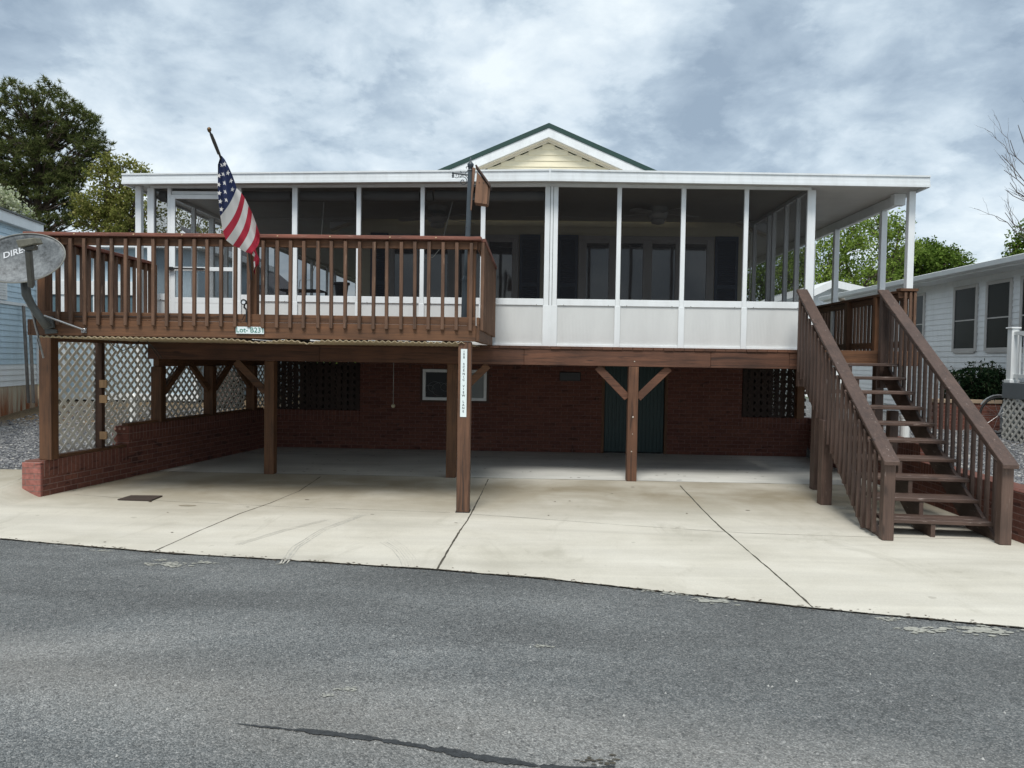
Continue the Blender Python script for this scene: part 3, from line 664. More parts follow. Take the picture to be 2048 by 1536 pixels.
# roof: peak at (1098,248), meets porch roof at 893 / 1310
YG = YB - .16; pk = at(1098, 248, YG); le = at(893, 338, YG); re = at(1310, 338, YG)
slope = ((pk.z - le.z) / (pk.x - le.x) + (pk.z - re.z) / (re.x - pk.x)) / 2
PXc, PZ = pk.x, pk.z; ex = 3.9
def roofline(x, drop=0): return PZ - drop - abs(x - PXc) * slope
mb = MB()
for s in (-1, 1):
    mb.hexa([(PXc, YG, PZ - .05), (PXc + s * ex, YG, PZ - .05 - ex * slope), (PXc + s * ex, 26.4, PZ - .05 - ex * slope), (PXc, 26.4, PZ - .05),
             (PXc, YG, PZ), (PXc + s * ex, YG, PZ - ex * slope), (PXc + s * ex, 26.4, PZ - ex * slope), (PXc, 26.4, PZ)])
roof = mb.build('roof', greenroof, house)
mb = MB()
for s in (-1, 1):   # green rake trim
    mb.hexa([(PXc, YG - .03, PZ - .07), (PXc + s * ex, YG - .03, PZ - .07 - ex * slope), (PXc + s * ex, YG - .002, PZ - .07 - ex * slope), (PXc, YG - .002, PZ - .07),
             (PXc, YG - .03, PZ + .012), (PXc + s * ex, YG - .03, PZ + .012 - ex * slope), (PXc + s * ex, YG - .002, PZ + .012 - ex * slope), (PXc, YG - .002, PZ + .012)])
mb.build('rake_trim', greenroof, roof)
mb = MB()
for s in (-1, 1):
    mb.hexa([(PXc, YG - .015, PZ - .23), (PXc + s * ex, YG - .015, PZ - .23 - ex * slope), (PXc + s * ex, YG + .02, PZ - .23 - ex * slope), (PXc, YG + .02, PZ - .23),
             (PXc, YG - .015, PZ - .073), (PXc + s * ex, YG - .015, PZ - .073 - ex * slope), (PXc + s * ex, YG + .02, PZ - .073 - ex * slope), (PXc, YG + .02, PZ - .073)])
mb.build('rake_board', gablewhite, house)
mb = MB()   # soffit and its cream channel
for s in (-1, 1):
    mb.hexa([(PXc, YG + .02, PZ - .252), (PXc + s * ex, YG + .02, PZ - .252 - ex * slope), (PXc + s * ex, YB - .02, PZ - .252 - ex * slope), (PXc, YB - .02, PZ - .252),
             (PXc, YG + .02, PZ - .22), (PXc + s * ex, YG + .02, PZ - .22 - ex * slope), (PXc + s * ex, YB - .02, PZ - .22 - ex * slope), (PXc, YB - .02, PZ - .22)])
    mb.hexa([(PXc, YB - .05, PZ - .285), (PXc + s * ex, YB - .05, PZ - .285 - ex * slope), (PXc + s * ex, YB - .02, PZ - .285 - ex * slope), (PXc, YB - .02, PZ - .285),
             (PXc, YB - .05, PZ - .2522), (PXc + s * ex, YB - .05, PZ - .2522 - ex * slope), (PXc + s * ex, YB - .02, PZ - .2522 - ex * slope), (PXc, YB - .02, PZ - .2522)])
mb.build('soffit', plain('cream_soffit', (.66, .62, .52), .5, var=.05), house)
mb = MB(); zc = PZ - .30
siding_mesh(mb, (HX0, YB - .001), (HX1, YB - .001), 4.2, zc, .105, .014, top=lambda z: ((PXc - HX0) - (zc - z) / slope, (PXc - HX0) + (zc - z) / slope))
mb.prism([(PXc, YB + .005, zc), (PXc + (zc - 4.3) / slope, YB + .005, 4.3), (PXc - (zc - 4.3) / slope, YB + .005, 4.3)], (0, .02, 0))
mb.build('gable_siding', yellow, house, fix=False)
# front windows on the porch, four lights each side, with navy shutters
def porch_window(pxs, y0, y1, outer):
    z0, z1 = 2.28, ZZ(480, YB, 1200)
    X0, X1 = XX(outer[0], YB), XX(outer[1], YB); mb = MB(); yb = YB - .05
    mb.box(X0, X1, yb, YB + .0, z1, z1 + .07).box(X0, X1, yb, YB, z0 - .07, z0)
    edges_ = [X0]
    for a, b in pxs: edges_ += [XX(a, YB), XX(b, YB)]
    edges_.append(X1)
    for k in range(0, len(edges_), 2): mb.box(edges_[k], edges_[k + 1], yb, YB, z0, z1)
    o = mb.build('window', taupe, house, bevel=.006)
    for a, b in pxs: MB().box(XX(a, YB) + .001, XX(b, YB) - .001, YB - .03, YB - .02, z0, z1 - .06).build('pane', glass, o); MB().box(XX(a, YB) + .001, XX(b, YB) - .001, YB - .042, YB - .012, z1 - .06, z1 - .001).build('sash', taupe, o)
porch_window([(1169, 1213), (1237, 1281), (1299, 1345), (1362, 1407)], 0, 0, (1153, 1422))
porch_window([(788, 834), (845, 893), (916, 962), (976, 1021)], 0, 0, (776, 1034))
for a, b in ((1112, 1152), (1424, 1470), (1036, 1077), (740, 775)):
    x0, x1 = XX(a, YB), XX(b, YB); mb = MB(); z0, z1 = 2.2, ZZ(471, YB, 1200)
    mb.box(x0, x0 + .05, YB - .045, YB - .014, z0, z1).box(x1 - .05, x1, YB - .045, YB - .014, z0, z1).box(x0 + .05, x1 - .05, YB - .045, YB - .014, z0, z0 + .07).box(x0 + .05, x1 - .05, YB - .045, YB - .014, z1 - .07, z1).box(x0 + .05, x1 - .05, YB - .045, YB - .014, 3.0, 3.07)
    mb.box(x0 + .05, x1 - .05, YB - .02, YB - .016, z0 + .07, z1 - .07)
    z = z0 + .08
    while z < z1 - .09: mb.bar(((x0 + .05), YB - .03, z), ((x1 - .05), YB - .03, z), .03, .006, (0, .6, .8)); z += .035
    mb.build('shutter', navy, house)

# ================================================================== screened porch
YP = 10.75; YBM = 10.5
porch = thing('screened_porch', 'white screened porch with flat roof raised on brown timber posts', 'porch', (0, YP, 0))
XL, XR = XX(303, YP), XX(1612, YP)
# roof slab with its two slopes
YF = 10.48
fl, fm, fr_ = at(243, 358, YF), at(1100, 350, YF), at(1861, 362, YF)
zb = {0: ZZ(368, YF, 243), 1: ZZ(362, YF, 1100), 2: ZZ(374.5, YF, 1861)}
zt_ = {0: ZZ(347, YF, 243), 1: ZZ(338, YF, 1100), 2: ZZ(351, YF, 1861)}
xs3 = [fl.x, fm.x, fr_.x]; YRB = 25.0
mb = MB()
for i in (0, 1):
    a, b = xs3[i], xs3[i + 1]; yr = 17.0
    y_end = YRB
    # the roof stops at the gable front over the house, and runs on along both sides of it
    mb.hexa([(a, YF + .03, zb[i] + .03), (b, YF + .03, zb[i + 1] + .03), (b, YB - .4, zb[i + 1] + .03), (a, YB - .4, zb[i] + .03), (a, YF + .03, zt_[i] - .03), (b, YF + .03, zt_[i + 1] - .03), (b, YB - .4, zt_[i + 1] - .03), (a, YB - .4, zt_[i] - .03)])
mb.box(xs3[0], HX0 - .01, YB - .4, 24.5, zb[0] + .03, zb[0] + .12).box(HX1 + .01, xs3[2], YB - .4, 20.5, zb[2] + .03, zb[2] + .12)
mb.box(HX0 - .01, HX1 + .01, YB - .4, YB - .05, zb[1] + .02, zb[1] + .12)
mb.build('roof', ceilm, porch)
mb = MB()
for i in (0, 1):
    a, b = xs3[i], xs3[i + 1]; g = .0015
    for (lo, hi, y) in ((0, .22, YF - .012), (.22, .55, YF), (.55, .86, YF + .006), (.86, 1.0, YF - .008)):
        A0, A1 = zb[i] + (zt_[i] - zb[i]) * lo, zb[i] + (zt_[i] - zb[i]) * hi; B0, B1 = zb[i + 1] + (zt_[i + 1] - zb[i + 1]) * lo, zb[i + 1] + (zt_[i + 1] - zb[i + 1]) * hi
        mb.hexa([(a + g, y, A0), (b - g, y, B0), (b - g, YF + .028, B0), (a + g, YF + .028, A0), (a + g, y, A1), (b - g, y, B1), (b - g, YF + .028, B1), (a + g, YF + .028, A1)])
fas = mb.build('fascia', fascm, porch)
MB().box(fm.x - .012, fm.x + .012, YF - .016, YF + .02, zb[1] - .002, zt_[1] + .004).build('joint_cover', white, fas)
MB().box(xs3[2] - .03, xs3[2] + .006, YF + .03, 20.5, zb[2], zt_[2]).build('side_fascia', fascm, porch)
MB().box(xs3[0] - .006, xs3[0] + .03, YF + .03, 24.5, zb[0], zt_[0]).build('side_fascia', fascm, porch)
# header under the front of the roof, follows the slopes
mb = MB(); XM = XX(1098, YP, 400)
ztl, ztm, ztr = ZZ(377, YP, 310), ZZ(374, YP, 1098), ZZ(381, YP, 1610)
def ztopf(x): return ztl + (ztm - ztl) * (x - XL) / (XM - XL) if x < XM else ztm + (ztr - ztm) * (x - XM) / (XR - XM)
def zroof(x):
    return zb[0] + (zb[1] - zb[0]) * (x - xs3[0]) / (xs3[1] - xs3[0]) if x < xs3[1] else zb[1] + (zb[2] - zb[1]) * (x - xs3[1]) / (xs3[2] - xs3[1])
for a, b in ((XL, XM), (XM, XR)):
    mb.hexa([(a, YP - .03, ztopf(a)), (b, YP - .03, ztopf(b)), (b, YP + .03, ztopf(b)), (a, YP + .03, ztopf(a)), (a, YP - .03, zroof(a) + .028), (b, YP - .03, zroof(b) + .028), (b, YP + .03, zroof(b) + .028), (a, YP + .03, zroof(a) + .028)])
mb.build('header', white, porch)
ZS1, ZS0 = ZZ(598, YP, 1109), ZZ(611, YP, 1109); ZK = ZZ(692.5, YP, 1098)
mull = [(297, 310), (337, 344), (476, 482.5), (584, 594), (711.5, 720), (838, 846), (958, 967), (1085, 1097.5), (1100, 1111), (1228, 1236.5), (1355, 1364), (1480, 1488.5), (1605, 1621)]
proto = None
for k, (a, b) in enumerate(mull):
    x0, x1 = XX(a, YP), XX(b, YP); zt = ztopf((x0 + x1) / 2) + .0
    mb = MB(); mb.box(x0, x1, YP - .035, YP + .025, ZK, zt)
    mb.box(x0 - .01, x1 + .01, YP - .041, YP - .0355, ZK, ZS0)     # wider cover on the knee wall
    mb.build('mullion', white, porch, bevel=.003)
for q_ in (1095.5, 1101.5): MB().box(XX(q_ - .5, YP), XX(q_ + .5, YP), YP - .0362, YP - .0352, ZK, ztm).build('groove', greym, porch)
mb = MB().box(XX(1096, YP), XX(1101, YP), YP - .05, YP - .036, ZK, ztm + .02); mb.build('corner_cover', white, porch)
# sill rail, bottom rail, knee-wall panels and screens between mullions
door_bay = 1
for k in range(len(mull) - 1):
    x0, x1 = XX(mull[k][1], YP) + .001, XX(mull[k + 1][0], YP) - .001
    if x1 - x0 < .05: continue
    xm = (x0 + x1) / 2
    if k == door_bay: continue
    MB().box(x0, x1, YP - .03, YP + .02, ZS0, ZS1).build('sill_rail', white, porch, bevel=.003)
    MB().box(x0, x1, YP - .03, YP + .02, ZK, ZK + .035).box(x0 + .012, x1 - .012, YP - .036, YP - .0305, ZK + .002, ZK + .03).build('bottom_rail', white, porch)
    p = MB().box(x0, x1, YP - .012, YP + .012, ZK + .035, ZS0).build('kick_panel', kick, porch)
    mb = MB()
    for sx in (x0 + .10, x1 - .10): mb.lathe((sx, YP - .034, ZS0 + .006), [(.002, 0), (.006, .001), (.006, .004)], 6, 'y')
    mb.build('screw', greym, p)
    mb = MB().add([(x0, YP, ZS1), (x1, YP, ZS1), (x1, YP, ztopf(x1)), (x0, YP, ztopf(x0))], [(0, 1, 2, 3)])
    mb.build('screen', screen, porch, fix=False)
# screen door in its bay
dx0, dx1 = XX(mull[1][1], YP) + .004, XX(mull[2][0], YP) - .004
ZDt = ZZ(391, YP, 410); st = .062
dj = MB().box(dx0, dx1, YP - .02, YP + .02, ZDt + .01, ZDt + .055).build('transom', white, porch)
MB().box(dx0, dx1, YP - .001, YP + .001, ZDt + .057, ztopf(dx0)).build('screen', screen, porch)
door = MB().box(dx0, dx0 + st, YP - .05, YP - .02, ZK, ZDt).box(dx1 - st, dx1, YP - .05, YP - .02, ZK, ZDt).box(dx0 + st, dx1 - st, YP - .05, YP - .02, ZDt - .06, ZDt).box(dx0 + st, dx1 - st, YP - .05, YP - .02, 2.42, 2.50)
door.box(dx0 + st, dx1 - st, YP - .048, YP - .022, ZK, 2.42)
zmid = ZZ(539, YP, 420); door.box(dx0 + st, dx1 - st, YP - .05, YP - .02, zmid - .028, zmid + .028)
door = door.build('screen_door', white, porch, bevel=.003)
MB().box(dx0 + st, dx1 - st, YP - .036, YP - .034, 2.50, ZDt - .06).build('door_screen', screen2, door)
MB().tube([(dx0 - .02, YP - .09, zmid - .0), (dx0 + .48, YP - .075, zmid - .0)], .014, 8).box(dx0 - .03, dx0 + .05, YP - .11, YP - .05, zmid - .02, zmid + .02).box(dx0 + .38, dx0 + .5, YP - .095, YP - .052, zmid - .012, zmid + .012).build('door_closer', blackm, door)
# side screen walls running back
def side_wall(X, sgn, ys, yend, door_i=None):
    for k, y in enumerate(ys):
        MB().box(X - .03, X + .03, y - .028, y + .028, ZK, zroof(X) + .02).build('side_mullion', white, porch)
    MB().box(X - .02, X + .02, ys[0] + .03, yend, ZS0, ZS1).build('sill_rail', white, porch)
    MB().box(X - .012, X + .012, ys[0] + .03, yend, ZK, ZS0).build('kick_panel', kick, porch)
    MB().box(X - .028, X + .028, ys[0] + .03, yend, zroof(X) - .02, zroof(X) + .05).build('header', white, porch)
    MB().add([(X, ys[0], ZS1), (X, yend, ZS1), (X, yend, zroof(X)), (X, ys[0], zroof(X))], [(0, 1, 2, 3)]).build('screen', screen2, porch, fix=False)
XSL = XX(303, YP); side_wall(XSL, -1, [10.81, 12.1, 13.4, 14.7, 16.0, 17.3, 18.6, 20.0, 24.2], 24.2)
XSR = XX(1612, YP); side_wall(XSR, 1, [10.81, 11.25, 11.75, 12.35, 12.6, 13.4], 13.55)
# screened back wall of right room
MB().box(HX1 + .1, XSR, YB + .0, YB + .05, ZK, zb[2]).build('end_wall', wsiding, porch)
# porch floor and board ends
MB().box(XL - .3, XR, YBM - .01, YB - .01, ZK - .04, ZK - .003).box(XL - .3, HX0 - .02, YB, 24.4, ZK - .04, ZK - .003).build('floor', wy, porch)
mb = MB(); x = XX(300, YBM)
while x < XX(1596, YBM):
    w_ = .137 + random.uniform(-.002, .002); mb.box(x, x + w_, YBM - .05 - random.uniform(0, .012), YBM - .012, ZK - .043, ZK - .004); x += w_ + .005
mb.build('floor_board_end', wbeam, porch, bevel=.002)
# beam, joists
XB0, XB1 = XX(298, YBM), XX(1597, YBM)
def zbeam(x): return 1.60 + (x - XB0) / (XB1 - XB0) * .03
cut = [XB0, XX(640, YBM), XX(1048, YBM), XX(1420, YBM), XX(1577, YBM), XB1]
zt0 = ZK - .046
for a, b in zip(cut[:-1], cut[1:]):
    MB().box(a + .001, b - .001, YBM - .04, YBM, ZZ(733, YBM, 1263) - .0, zt0).build('beam', wbeam, porch, bevel=.004)
ZBM = ZZ(733, YBM, 1263)
MB().box(XB0, XB1, YBM + .002, YBM + .10, ZBM + .03, zt0).build('inner_beam', wx, porch)
mb = MB(); x = XB0 + .2
while x < XB1:
    mb.box(x, x + .04, YBM + .11, YB - .005, zt0 - .19, zt0 - .001); x += .41
mb.build('joist', wood('dark_joist', (.09, .05, .033), 'y'), porch)
def post(x, y, z0, z1, mat, parent, s=.14, name='post'):
    return MB().box(x - s / 2, x + s / 2, y - s / 2, y + s / 2, z0, z1).build(name, mat, parent, bevel=.006)
p1 = post(XX(539.5, YBM, 900), YBM + .03, .003, ZBM - .003, wz, porch)
p2 = post(XX(902.5, YBM, 900), YBM + .03, .003, ZBM - .003, wz, porch)
p3 = post(XX(1263.5, YBM, 900), YBM + .03, .003, ZBM - .003, wood('right_post_wood', (.11, .05, .026), 'z', contrast=1.2), porch)  # right post has its own wood tone and stronger grain contrast
mb = MB()
for (px, py, r) in ((1266, 834, .012), (1265, 868, .006), (1263, 903, .009), (1269, 723, .008)):
    c = at(px, py, YBM - .04 if py < 730 else YBM - .042); mb.lathe((c.x, (YBM - .042), c.z), [(.001, -.006), (r, -.005), (r, 0.001)], 10, 'y')
mb.build('bolt', plain('bolt_pale', (.5, .46, .4), .5), p3)
for px, s in ((539.5, -1), (902.5, 1), (1263.5, -1), (1263.5, 1)):
    x = XX(px, YBM, 900); MB().bar((x + s * .072, YBM + .03, ZBM - .44), (x + s * .50, YBM + .03, ZBM - .012), .028, .105, (0, 0, 1)).build('brace', wbeam if px > 1000 else wx, porch, bevel=.004)
# roof posts and eave beam of the right walkway, left outer post
XE = XX(1819, YP, 500)
for k, (px, yy, ztop_) in enumerate(((1819, 10.75, 0), (1765, 11.55, .02), (1672, 13.15, .02), (1625, 14.75, .02))):
    x = XX(px, yy, 500); s = .085 if k else .09
    MB().box(x - s / 2, x + s / 2, yy - s / 2, yy + s / 2, 1.2, zb[2] - .003 - (.12 if k else 0)).build('roof_post', white, porch, bevel=.004)
MB().box(5.21, 5.29, 11.15, 19, zb[2] - .12, zb[2] + .028).build('eave_beam', white, porch, bevel=.003)
MB().box(5.16, 5.32, 11.02, 11.14, zb[2] - .13, zb[2] + .028).build('beam_bracket', white, porch)
x = XX(279, YP, 450); MB().box(x - .042, x + .042, YP - .04, YP + .04, 1.86, zb[0] + .028).build('roof_post', white, porch, bevel=.004)
for yy in (13.2, 15.9, 18.6, 21.4, 24.1): MB().box(x - .042, x + .042, yy - .04, yy + .04, 1.86, zb[0] + .028).build('roof_post', white, porch)
# blinds rolled up behind the left screens
for a, b in ((322, 336), (486, 581), (600, 708), (724, 836), (849, 862), (866, 1083)):
    x0, x1 = XX(a, YP + .12), XX(b, YP + .12); zc_ = ztopf(x0) - .09
    o = tag(MB().tube([(x0, YP + .12, zc_), ((x0 + x1) / 2, YP + .12, zc_ - .006), (x1, YP + .12, zc_)], .075, 14).build('rolled_blind', blindm, porch, smooth=False))
mb = MB()
mb.tube([at(648, 405, YP + .15), at(643, 470, YP + .15), at(634, 520, YP + .2), at(620, 560, YP + .2), at(600, 560, YP + .2), at(597, 585, YP + .2)], .006, 5)
mb.tube([at(905, 405, YP + .15), at(893, 450, YP + .15), at(882, 495, YP + .2), at(866, 515, YP + .2), at(846, 517, YP + .2)], .006, 5)
mb.build('blind_cord', ropew, porch)
# ceiling fans
def fan(px, py, label, rot=.3):
    c = at(px, py, 12.3); t = thing('ceiling_fan', label, 'ceiling fan', (c.x, c.y, c.z), 'ceiling fans in the screened porch'); zc_ = c.z; zt = zroof(c.x) + .028
    MB().lathe((c.x, c.y, zt), [(.16, 0), (.15, -.08), (.03, -.1)], 20).build('canopy', fanm, t)
    MB().tube([(c.x, c.y, zt - .08), (c.x, c.y, zc_ + .05)], .02, 8).build('downrod', fanm, t)
    MB().lathe((c.x, c.y, zc_), [(.06, -.09), (.14, -.06), (.17, 0), (.14, .05), (.04, .08)], 20).build('motor', fanm, t, smooth=True)
    MB().lathe((c.x, c.y, zc_ - .1), [(.02, -.07), (.1, -.05), (.12, 0), (.1, .02)], 16).build('light_bowl', plain('fan_glass', (.4, .4, .38), .3) if 'fan_glass' not in bpy.data.materials else bpy.data.materials['fan_glass'], t, smooth=True)
    for k in range(5):
        th = rot + k * 2 * math.pi / 5; d = Vector((math.cos(th), math.sin(th), 0)); n = Vector((-d.y, d.x, 0))
        P = [c + d * r_ + n * w_ + Vector((0, 0, (w_ * .2 - r_ * .04))) for r_, w_ in ((.15, -.03), (.25, -.06), (.62, -.07), (.67, 0), (.62, .07), (.25, .06), (.15, .03))]
        MB().prism(P, (0, 0, .01)).build('blade', fanm, t)
fan(1316, 428, 'white ceiling fan behind right screens of the porch', .1)
fan(875, 436, 'white ceiling fan behind screens beside the lamp post', .5)
# small items seen through the screens
t = thing('planter', 'dark flower pot standing on porch sill beside middle screens', 'pot', tuple(at(683, 590, 14)))
c = at(683, 592, 14); MB().lathe((c.x, c.y, c.z - .02), [(.10, 0), (.13, .22), (.155, .225), (.155, .27), (.12, .27)], 16).build('pot', blackm, t)
t = thing('side_table', 'black framed glass side table inside porch by the left screens', 'table', tuple(at(600, 640, 12.4)))
a, b = XX(557, 12.4), XX(640, 12.4); z = ZZ(579, 12.4, 600)
MB().box(a, b, 12.3, 12.8, z - .02, z).build('tabletop', blackm, t)
lg = MB().box(a, a + .03, 12.3, 12.33, ZK, z - .021).build('leg', blackm, t)
for dx, dy in ((b - a - .03, 0), (0, .47), (b - a - .03, .47)): copy_part(lg, (dx, dy, 0), t)

for q0, q1 in OPN: lattice(MB(), (q0, YB + .05), (q1, YB + .05), .70, 1.86, (0, 1, 0), .13, .03).build('opening_lattice', dkslat, house)  # dark brown lattice: the deep shade of the openings is in its colour

# ================================================================== carport side: posts and lattice on the left wall
fence = thing('lattice_fence', 'white diagonal lattice panels between brown posts on left brick wall', 'lattice fence', (wallx(10.5), 10.5, .42))
fx = lambda y: wallx(y) - .06
posts_y = [8.80, 9.60, ywall(317), ywall(420), ywall(503)]; Yc = WA.y + .13; Ym = ywall(205)
ZTOPL = ZK - .0
wn_ = Vector((1, -.119, 0)).normalized()
post(XX(90, Yc - .07, 800), Yc, .422, 1.86, wz, fence, .145)
post(fx(Ym) - .03, Ym, .422, 1.86, wood('dark_post', (.07, .035, .022), 'z'), fence, .085)
for y in posts_y[2:]: post(fx(y), y, .702, 1.50, wz, fence, .15)
MB().plank((fx(10.6), 10.6, 1.60), (fx(13.55), 13.55, 1.60), .09, .2).build('top_beam', wy, fence, bevel=.004)
MB().plank((fx(Yc + .1), Yc + .1, 1.835), (fx(10.6), 10.6, 1.835), .05, .05).build('top_rail', wy, fence)
MB().plank((fx(Yc + .1), Yc + .1, .44), (fx(9.94), 9.94, .44), .09, .036).build('bottom_rail', wy, fence)
MB().plank((fx(9.96), 9.96, .72), (fx(13.5), 13.5, .72), .09, .036).build('bottom_rail', wy, fence)
A_y, B_y, C_y = posts_y[2:]
for (ya, yb) in ((A_y + .08, A_y + .53), (B_y - .08, B_y - .53), (B_y + .08, B_y + .53), (C_y - .08, C_y - .53)):
    MB().bar((fx(ya) + .02, ya, 1.12), (fx(yb) + .02, yb, 1.52), .06, .09).build('brace', wy, fence, bevel=.004)
for (y0, y1, z0, z1) in ((Yc + .06, 9.94, .46, 1.86), (9.95, A_y - .02, .70, 1.86), (A_y + .06, B_y - .05, .74, 1.6), (B_y + .05, C_y - .05, .74, 1.6), (C_y + .08, 14.4, .74, 1.8)):
    o_ = -.10
    lattice(MB(), (fx(y0) + o_, y0), (fx(y1) + o_, y1), z0, z1, wn_).build('lattice_panel', latt, fence)
mb = MB()
for z_ in (1.285, 1.09, .62): mb.box(fx(Ym) - .0, fx(Ym) + .095, Ym - .07, Ym - .045, z_ - .05, z_ + .05)
mb.build('nailing_block', wblock, fence, bevel=.003)
# far lattice and skirting round the rest of the house (seen through the slatted openings)
sk = thing('lattice_skirting', 'shadowy lattice skirting beneath the far end of the house', 'lattice', (0, 17, 0))
for (a, b, n) in (((-5.2, 14.4), (-5.2, 19.4), (1, 0, 0)), ((-5.2, 19.5), (-3.2, 19.5), (0, 1, 0)), ((5.0, 13.9), (5.0, 19), (1, 0, 0)), ((3.8, 16.6), (5.0, 16.6), (0, 1, 0))):
    lattice(MB(), a, b, .1, 1.8, n).build('lattice_panel', latt, sk)
slats(-5.2, -3.2, 19.0, .1, .9, .125, .08, dkslat, sk, 'slat_panel')

# ================================================================== front deck
YD = 8.1
deck = thing('front_deck', 'raised brown wooden deck with baluster railing, nearest the road', 'deck', (-3, YD, 1.87))
DX0, DX1 = XX(62, YD), XX(951, YD); ZR0 = ZZ(670, YD, 60); ZR1 = 2.045; ZC = ZZ(464.5, YD, 60)
# rim boards
MB().box(DX0, DX1, YD, YD + .038, ZR0, ZR1 - .002).build('rim_board', wx, deck, bevel=.004)
MB().box(DX0 + .02, DX1 - .005, YD + .003, YD + .036, ZR1, ZR1 + .085).build('bottom_rail', wx, deck, bevel=.004)
MB().box(DX1 + .001, DX1 + .039, YD, YP - .06, ZR0, ZR1 - .002).build('rim_board', wy, deck, bevel=.004)
MB().box(DX1 + .003, DX1 + .036, YD + .01, YP - .1, ZR1, ZR1 + .085).build('bottom_rail', wy, deck, bevel=.004)
MB().box(DX0 - .039, DX0 - .001, YD, YP - .1, ZR0, ZR1 - .002).build('rim_board', wy, deck, bevel=.004)
MB().box(DX0 + .0, DX0 + .036, YD + .05, YP - .1, ZR1, ZR1 + .085).build('bottom_rail', wy, deck, bevel=.004)
mb = MB(); y = YD + .045
while y < YP - .2:
    mb.box(DX0 + .01, DX1 - .01, y, y + .138, ZR1 - .03, ZR1 - .004); y += .144
mb.build('deck_boards', wx, deck)
mb = MB(); x = DX0 + .3
while x < DX1: mb.box(x, x + .038, YD + .04, YBM - .05, ZR0 + .02, ZR1 - .032); x += .41
mb.build('joist', wy, deck)
# corrugated under-deck panel with curled cream edge
mb = MB(); n = 420; x0, x1 = DX0 + .08, DX1 - .12; vs = []
for j in range(2):
    for i in range(n + 1):
        t = i / n; x = x0 + (x1 - x0) * t; sag = .012 * max(0, mnoise.noise(Vector((x * 1.3, 0, 0)))) + (.03 * math.exp(-((x + 3.0) / .18) ** 2)) + (.03 * math.exp(-((x + 2.45) / .1) ** 2))
        z = ZR0 - .010 - sag * (1 - j) + .0085 * math.sin(x * 2 * math.pi / .066) * (1 if j == 0 else .9) - (.0 if j else 0)
        vs.append((x, YD - .012 if j == 0 else YBM - .06, z))
mb.add(vs, [(i, i + 1, n + 2 + i, n + 1 + i) for i in range(n)]); cp = mb.build('corrugated_panel', cream, deck, fix=False)
sm = cp.modifiers.new('thickness', 'SOLIDIFY'); sm.thickness = .006
# railing: caps, rails, posts, balusters
rail = MB().box(DX0 - .05, DX1 + .05, YD - .055, YD + .09, ZC - .04, ZC).build('front_railing', wcap, deck, bevel=.005)
MB().box(DX0 + .0, DX1, YD + .003, YD + .036, ZC - .13, ZC - .043).build('top_rail', wx, rail, bevel=.004)
sr = MB().plank((DX1 + .02, YD + .092, ZC - .02), (DX1 + .02, YP - .06, ZC - .02), .14, .04).build('right_railing', wcapy, deck, bevel=.005)
MB().box(DX1 + .003, DX1 + .036, YD + .04, YP - .08, ZC - .13, ZC - .043).build('top_rail', wy, sr, bevel=.004)
sl_ = MB().plank((DX0 + .02, YD + .092, ZC - .02), (DX0 + .02, YP - .1, ZC - .02), .14, .04).build('left_railing', wcapy, deck, bevel=.005)
MB().box(DX0 + .0, DX0 + .036, YD + .04, YP - .12, ZC - .13, ZC - .043).build('top_rail', wy, sl_, bevel=.004)
def balus(x, y, side='f'):
    z0, z1 = ZR1 - .055, ZC - .05; s = .036; h = s / 2
    if side == 'f': vs = [(x - h, y - s, z0), (x + h, y - s, z0), (x + h, y, z0 - .012), (x - h, y, z0 - .012), (x - h, y - s, z1 - .014), (x + h, y - s, z1 - .014), (x + h, y, z1), (x - h, y, z1)]
    elif side == 'r': vs = [(x, y - h, z0), (x + s, y - h, z0), (x + s, y + h, z0), (x, y + h, z0), (x, y - h, z1), (x + s, y - h, z1), (x + s, y + h, z1), (x, y + h, z1)]
    return MB().hexa(vs)
bx0, bx1 = XX(115, YD - .03), XX(939.6, YD - .03); nb = 31
b0 = balus(bx0, YD - .001).build('baluster', wbal, rail, bevel=.003)
for k in range(1, nb): copy_part(b0, ((bx1 - bx0) * k / (nb - 1) + random.uniform(-.006, .006), 0, random.uniform(-.006, .006)), rail).rotation_euler.y = random.uniform(-.006, .006)
r0_ = balus(DX1 + .040, YD + .06, 'r').build('baluster', wbal, sr, bevel=.003)
for k in range(1, 18): copy_part(r0_, (0, .149 * k, random.uniform(-.005, .005)), sr)
l0_ = balus(DX0 + .037, YD + .25, 'r').build('baluster', wbal, sl_, bevel=.003)
for k in range(1, 16): copy_part(l0_, (0, .149 * k, random.uniform(-.005, .005)), sl_)
for x, par in ((DX0 + .09, rail), (XX(502, YD, 600), rail), (DX1 - .06, rail)):
    MB().box(x - .045, x + .045, YD + .04, YD + .13, ZR1 - .03, ZC - .041).build('post', wz, par, bevel=.004)
MB().box(DX0 + .038, DX0 + .13, YP - .22, YP - .13, ZR1, ZC - .041).build('post', wz, sl_, bevel=.004)
mb = MB()
for px in (148, 267, 364, 555, 660, 780, 872): 
    c = at(px, 472, YD - .055); mb.lathe((c.x, YD - .056, ZC - .02), [(.001, -.006), (.007, -.005), (.009, 0)], 8, 'y')
mb.build('cap_stud', plain('amber_stud', (.6, .42, .25), .3), rail)
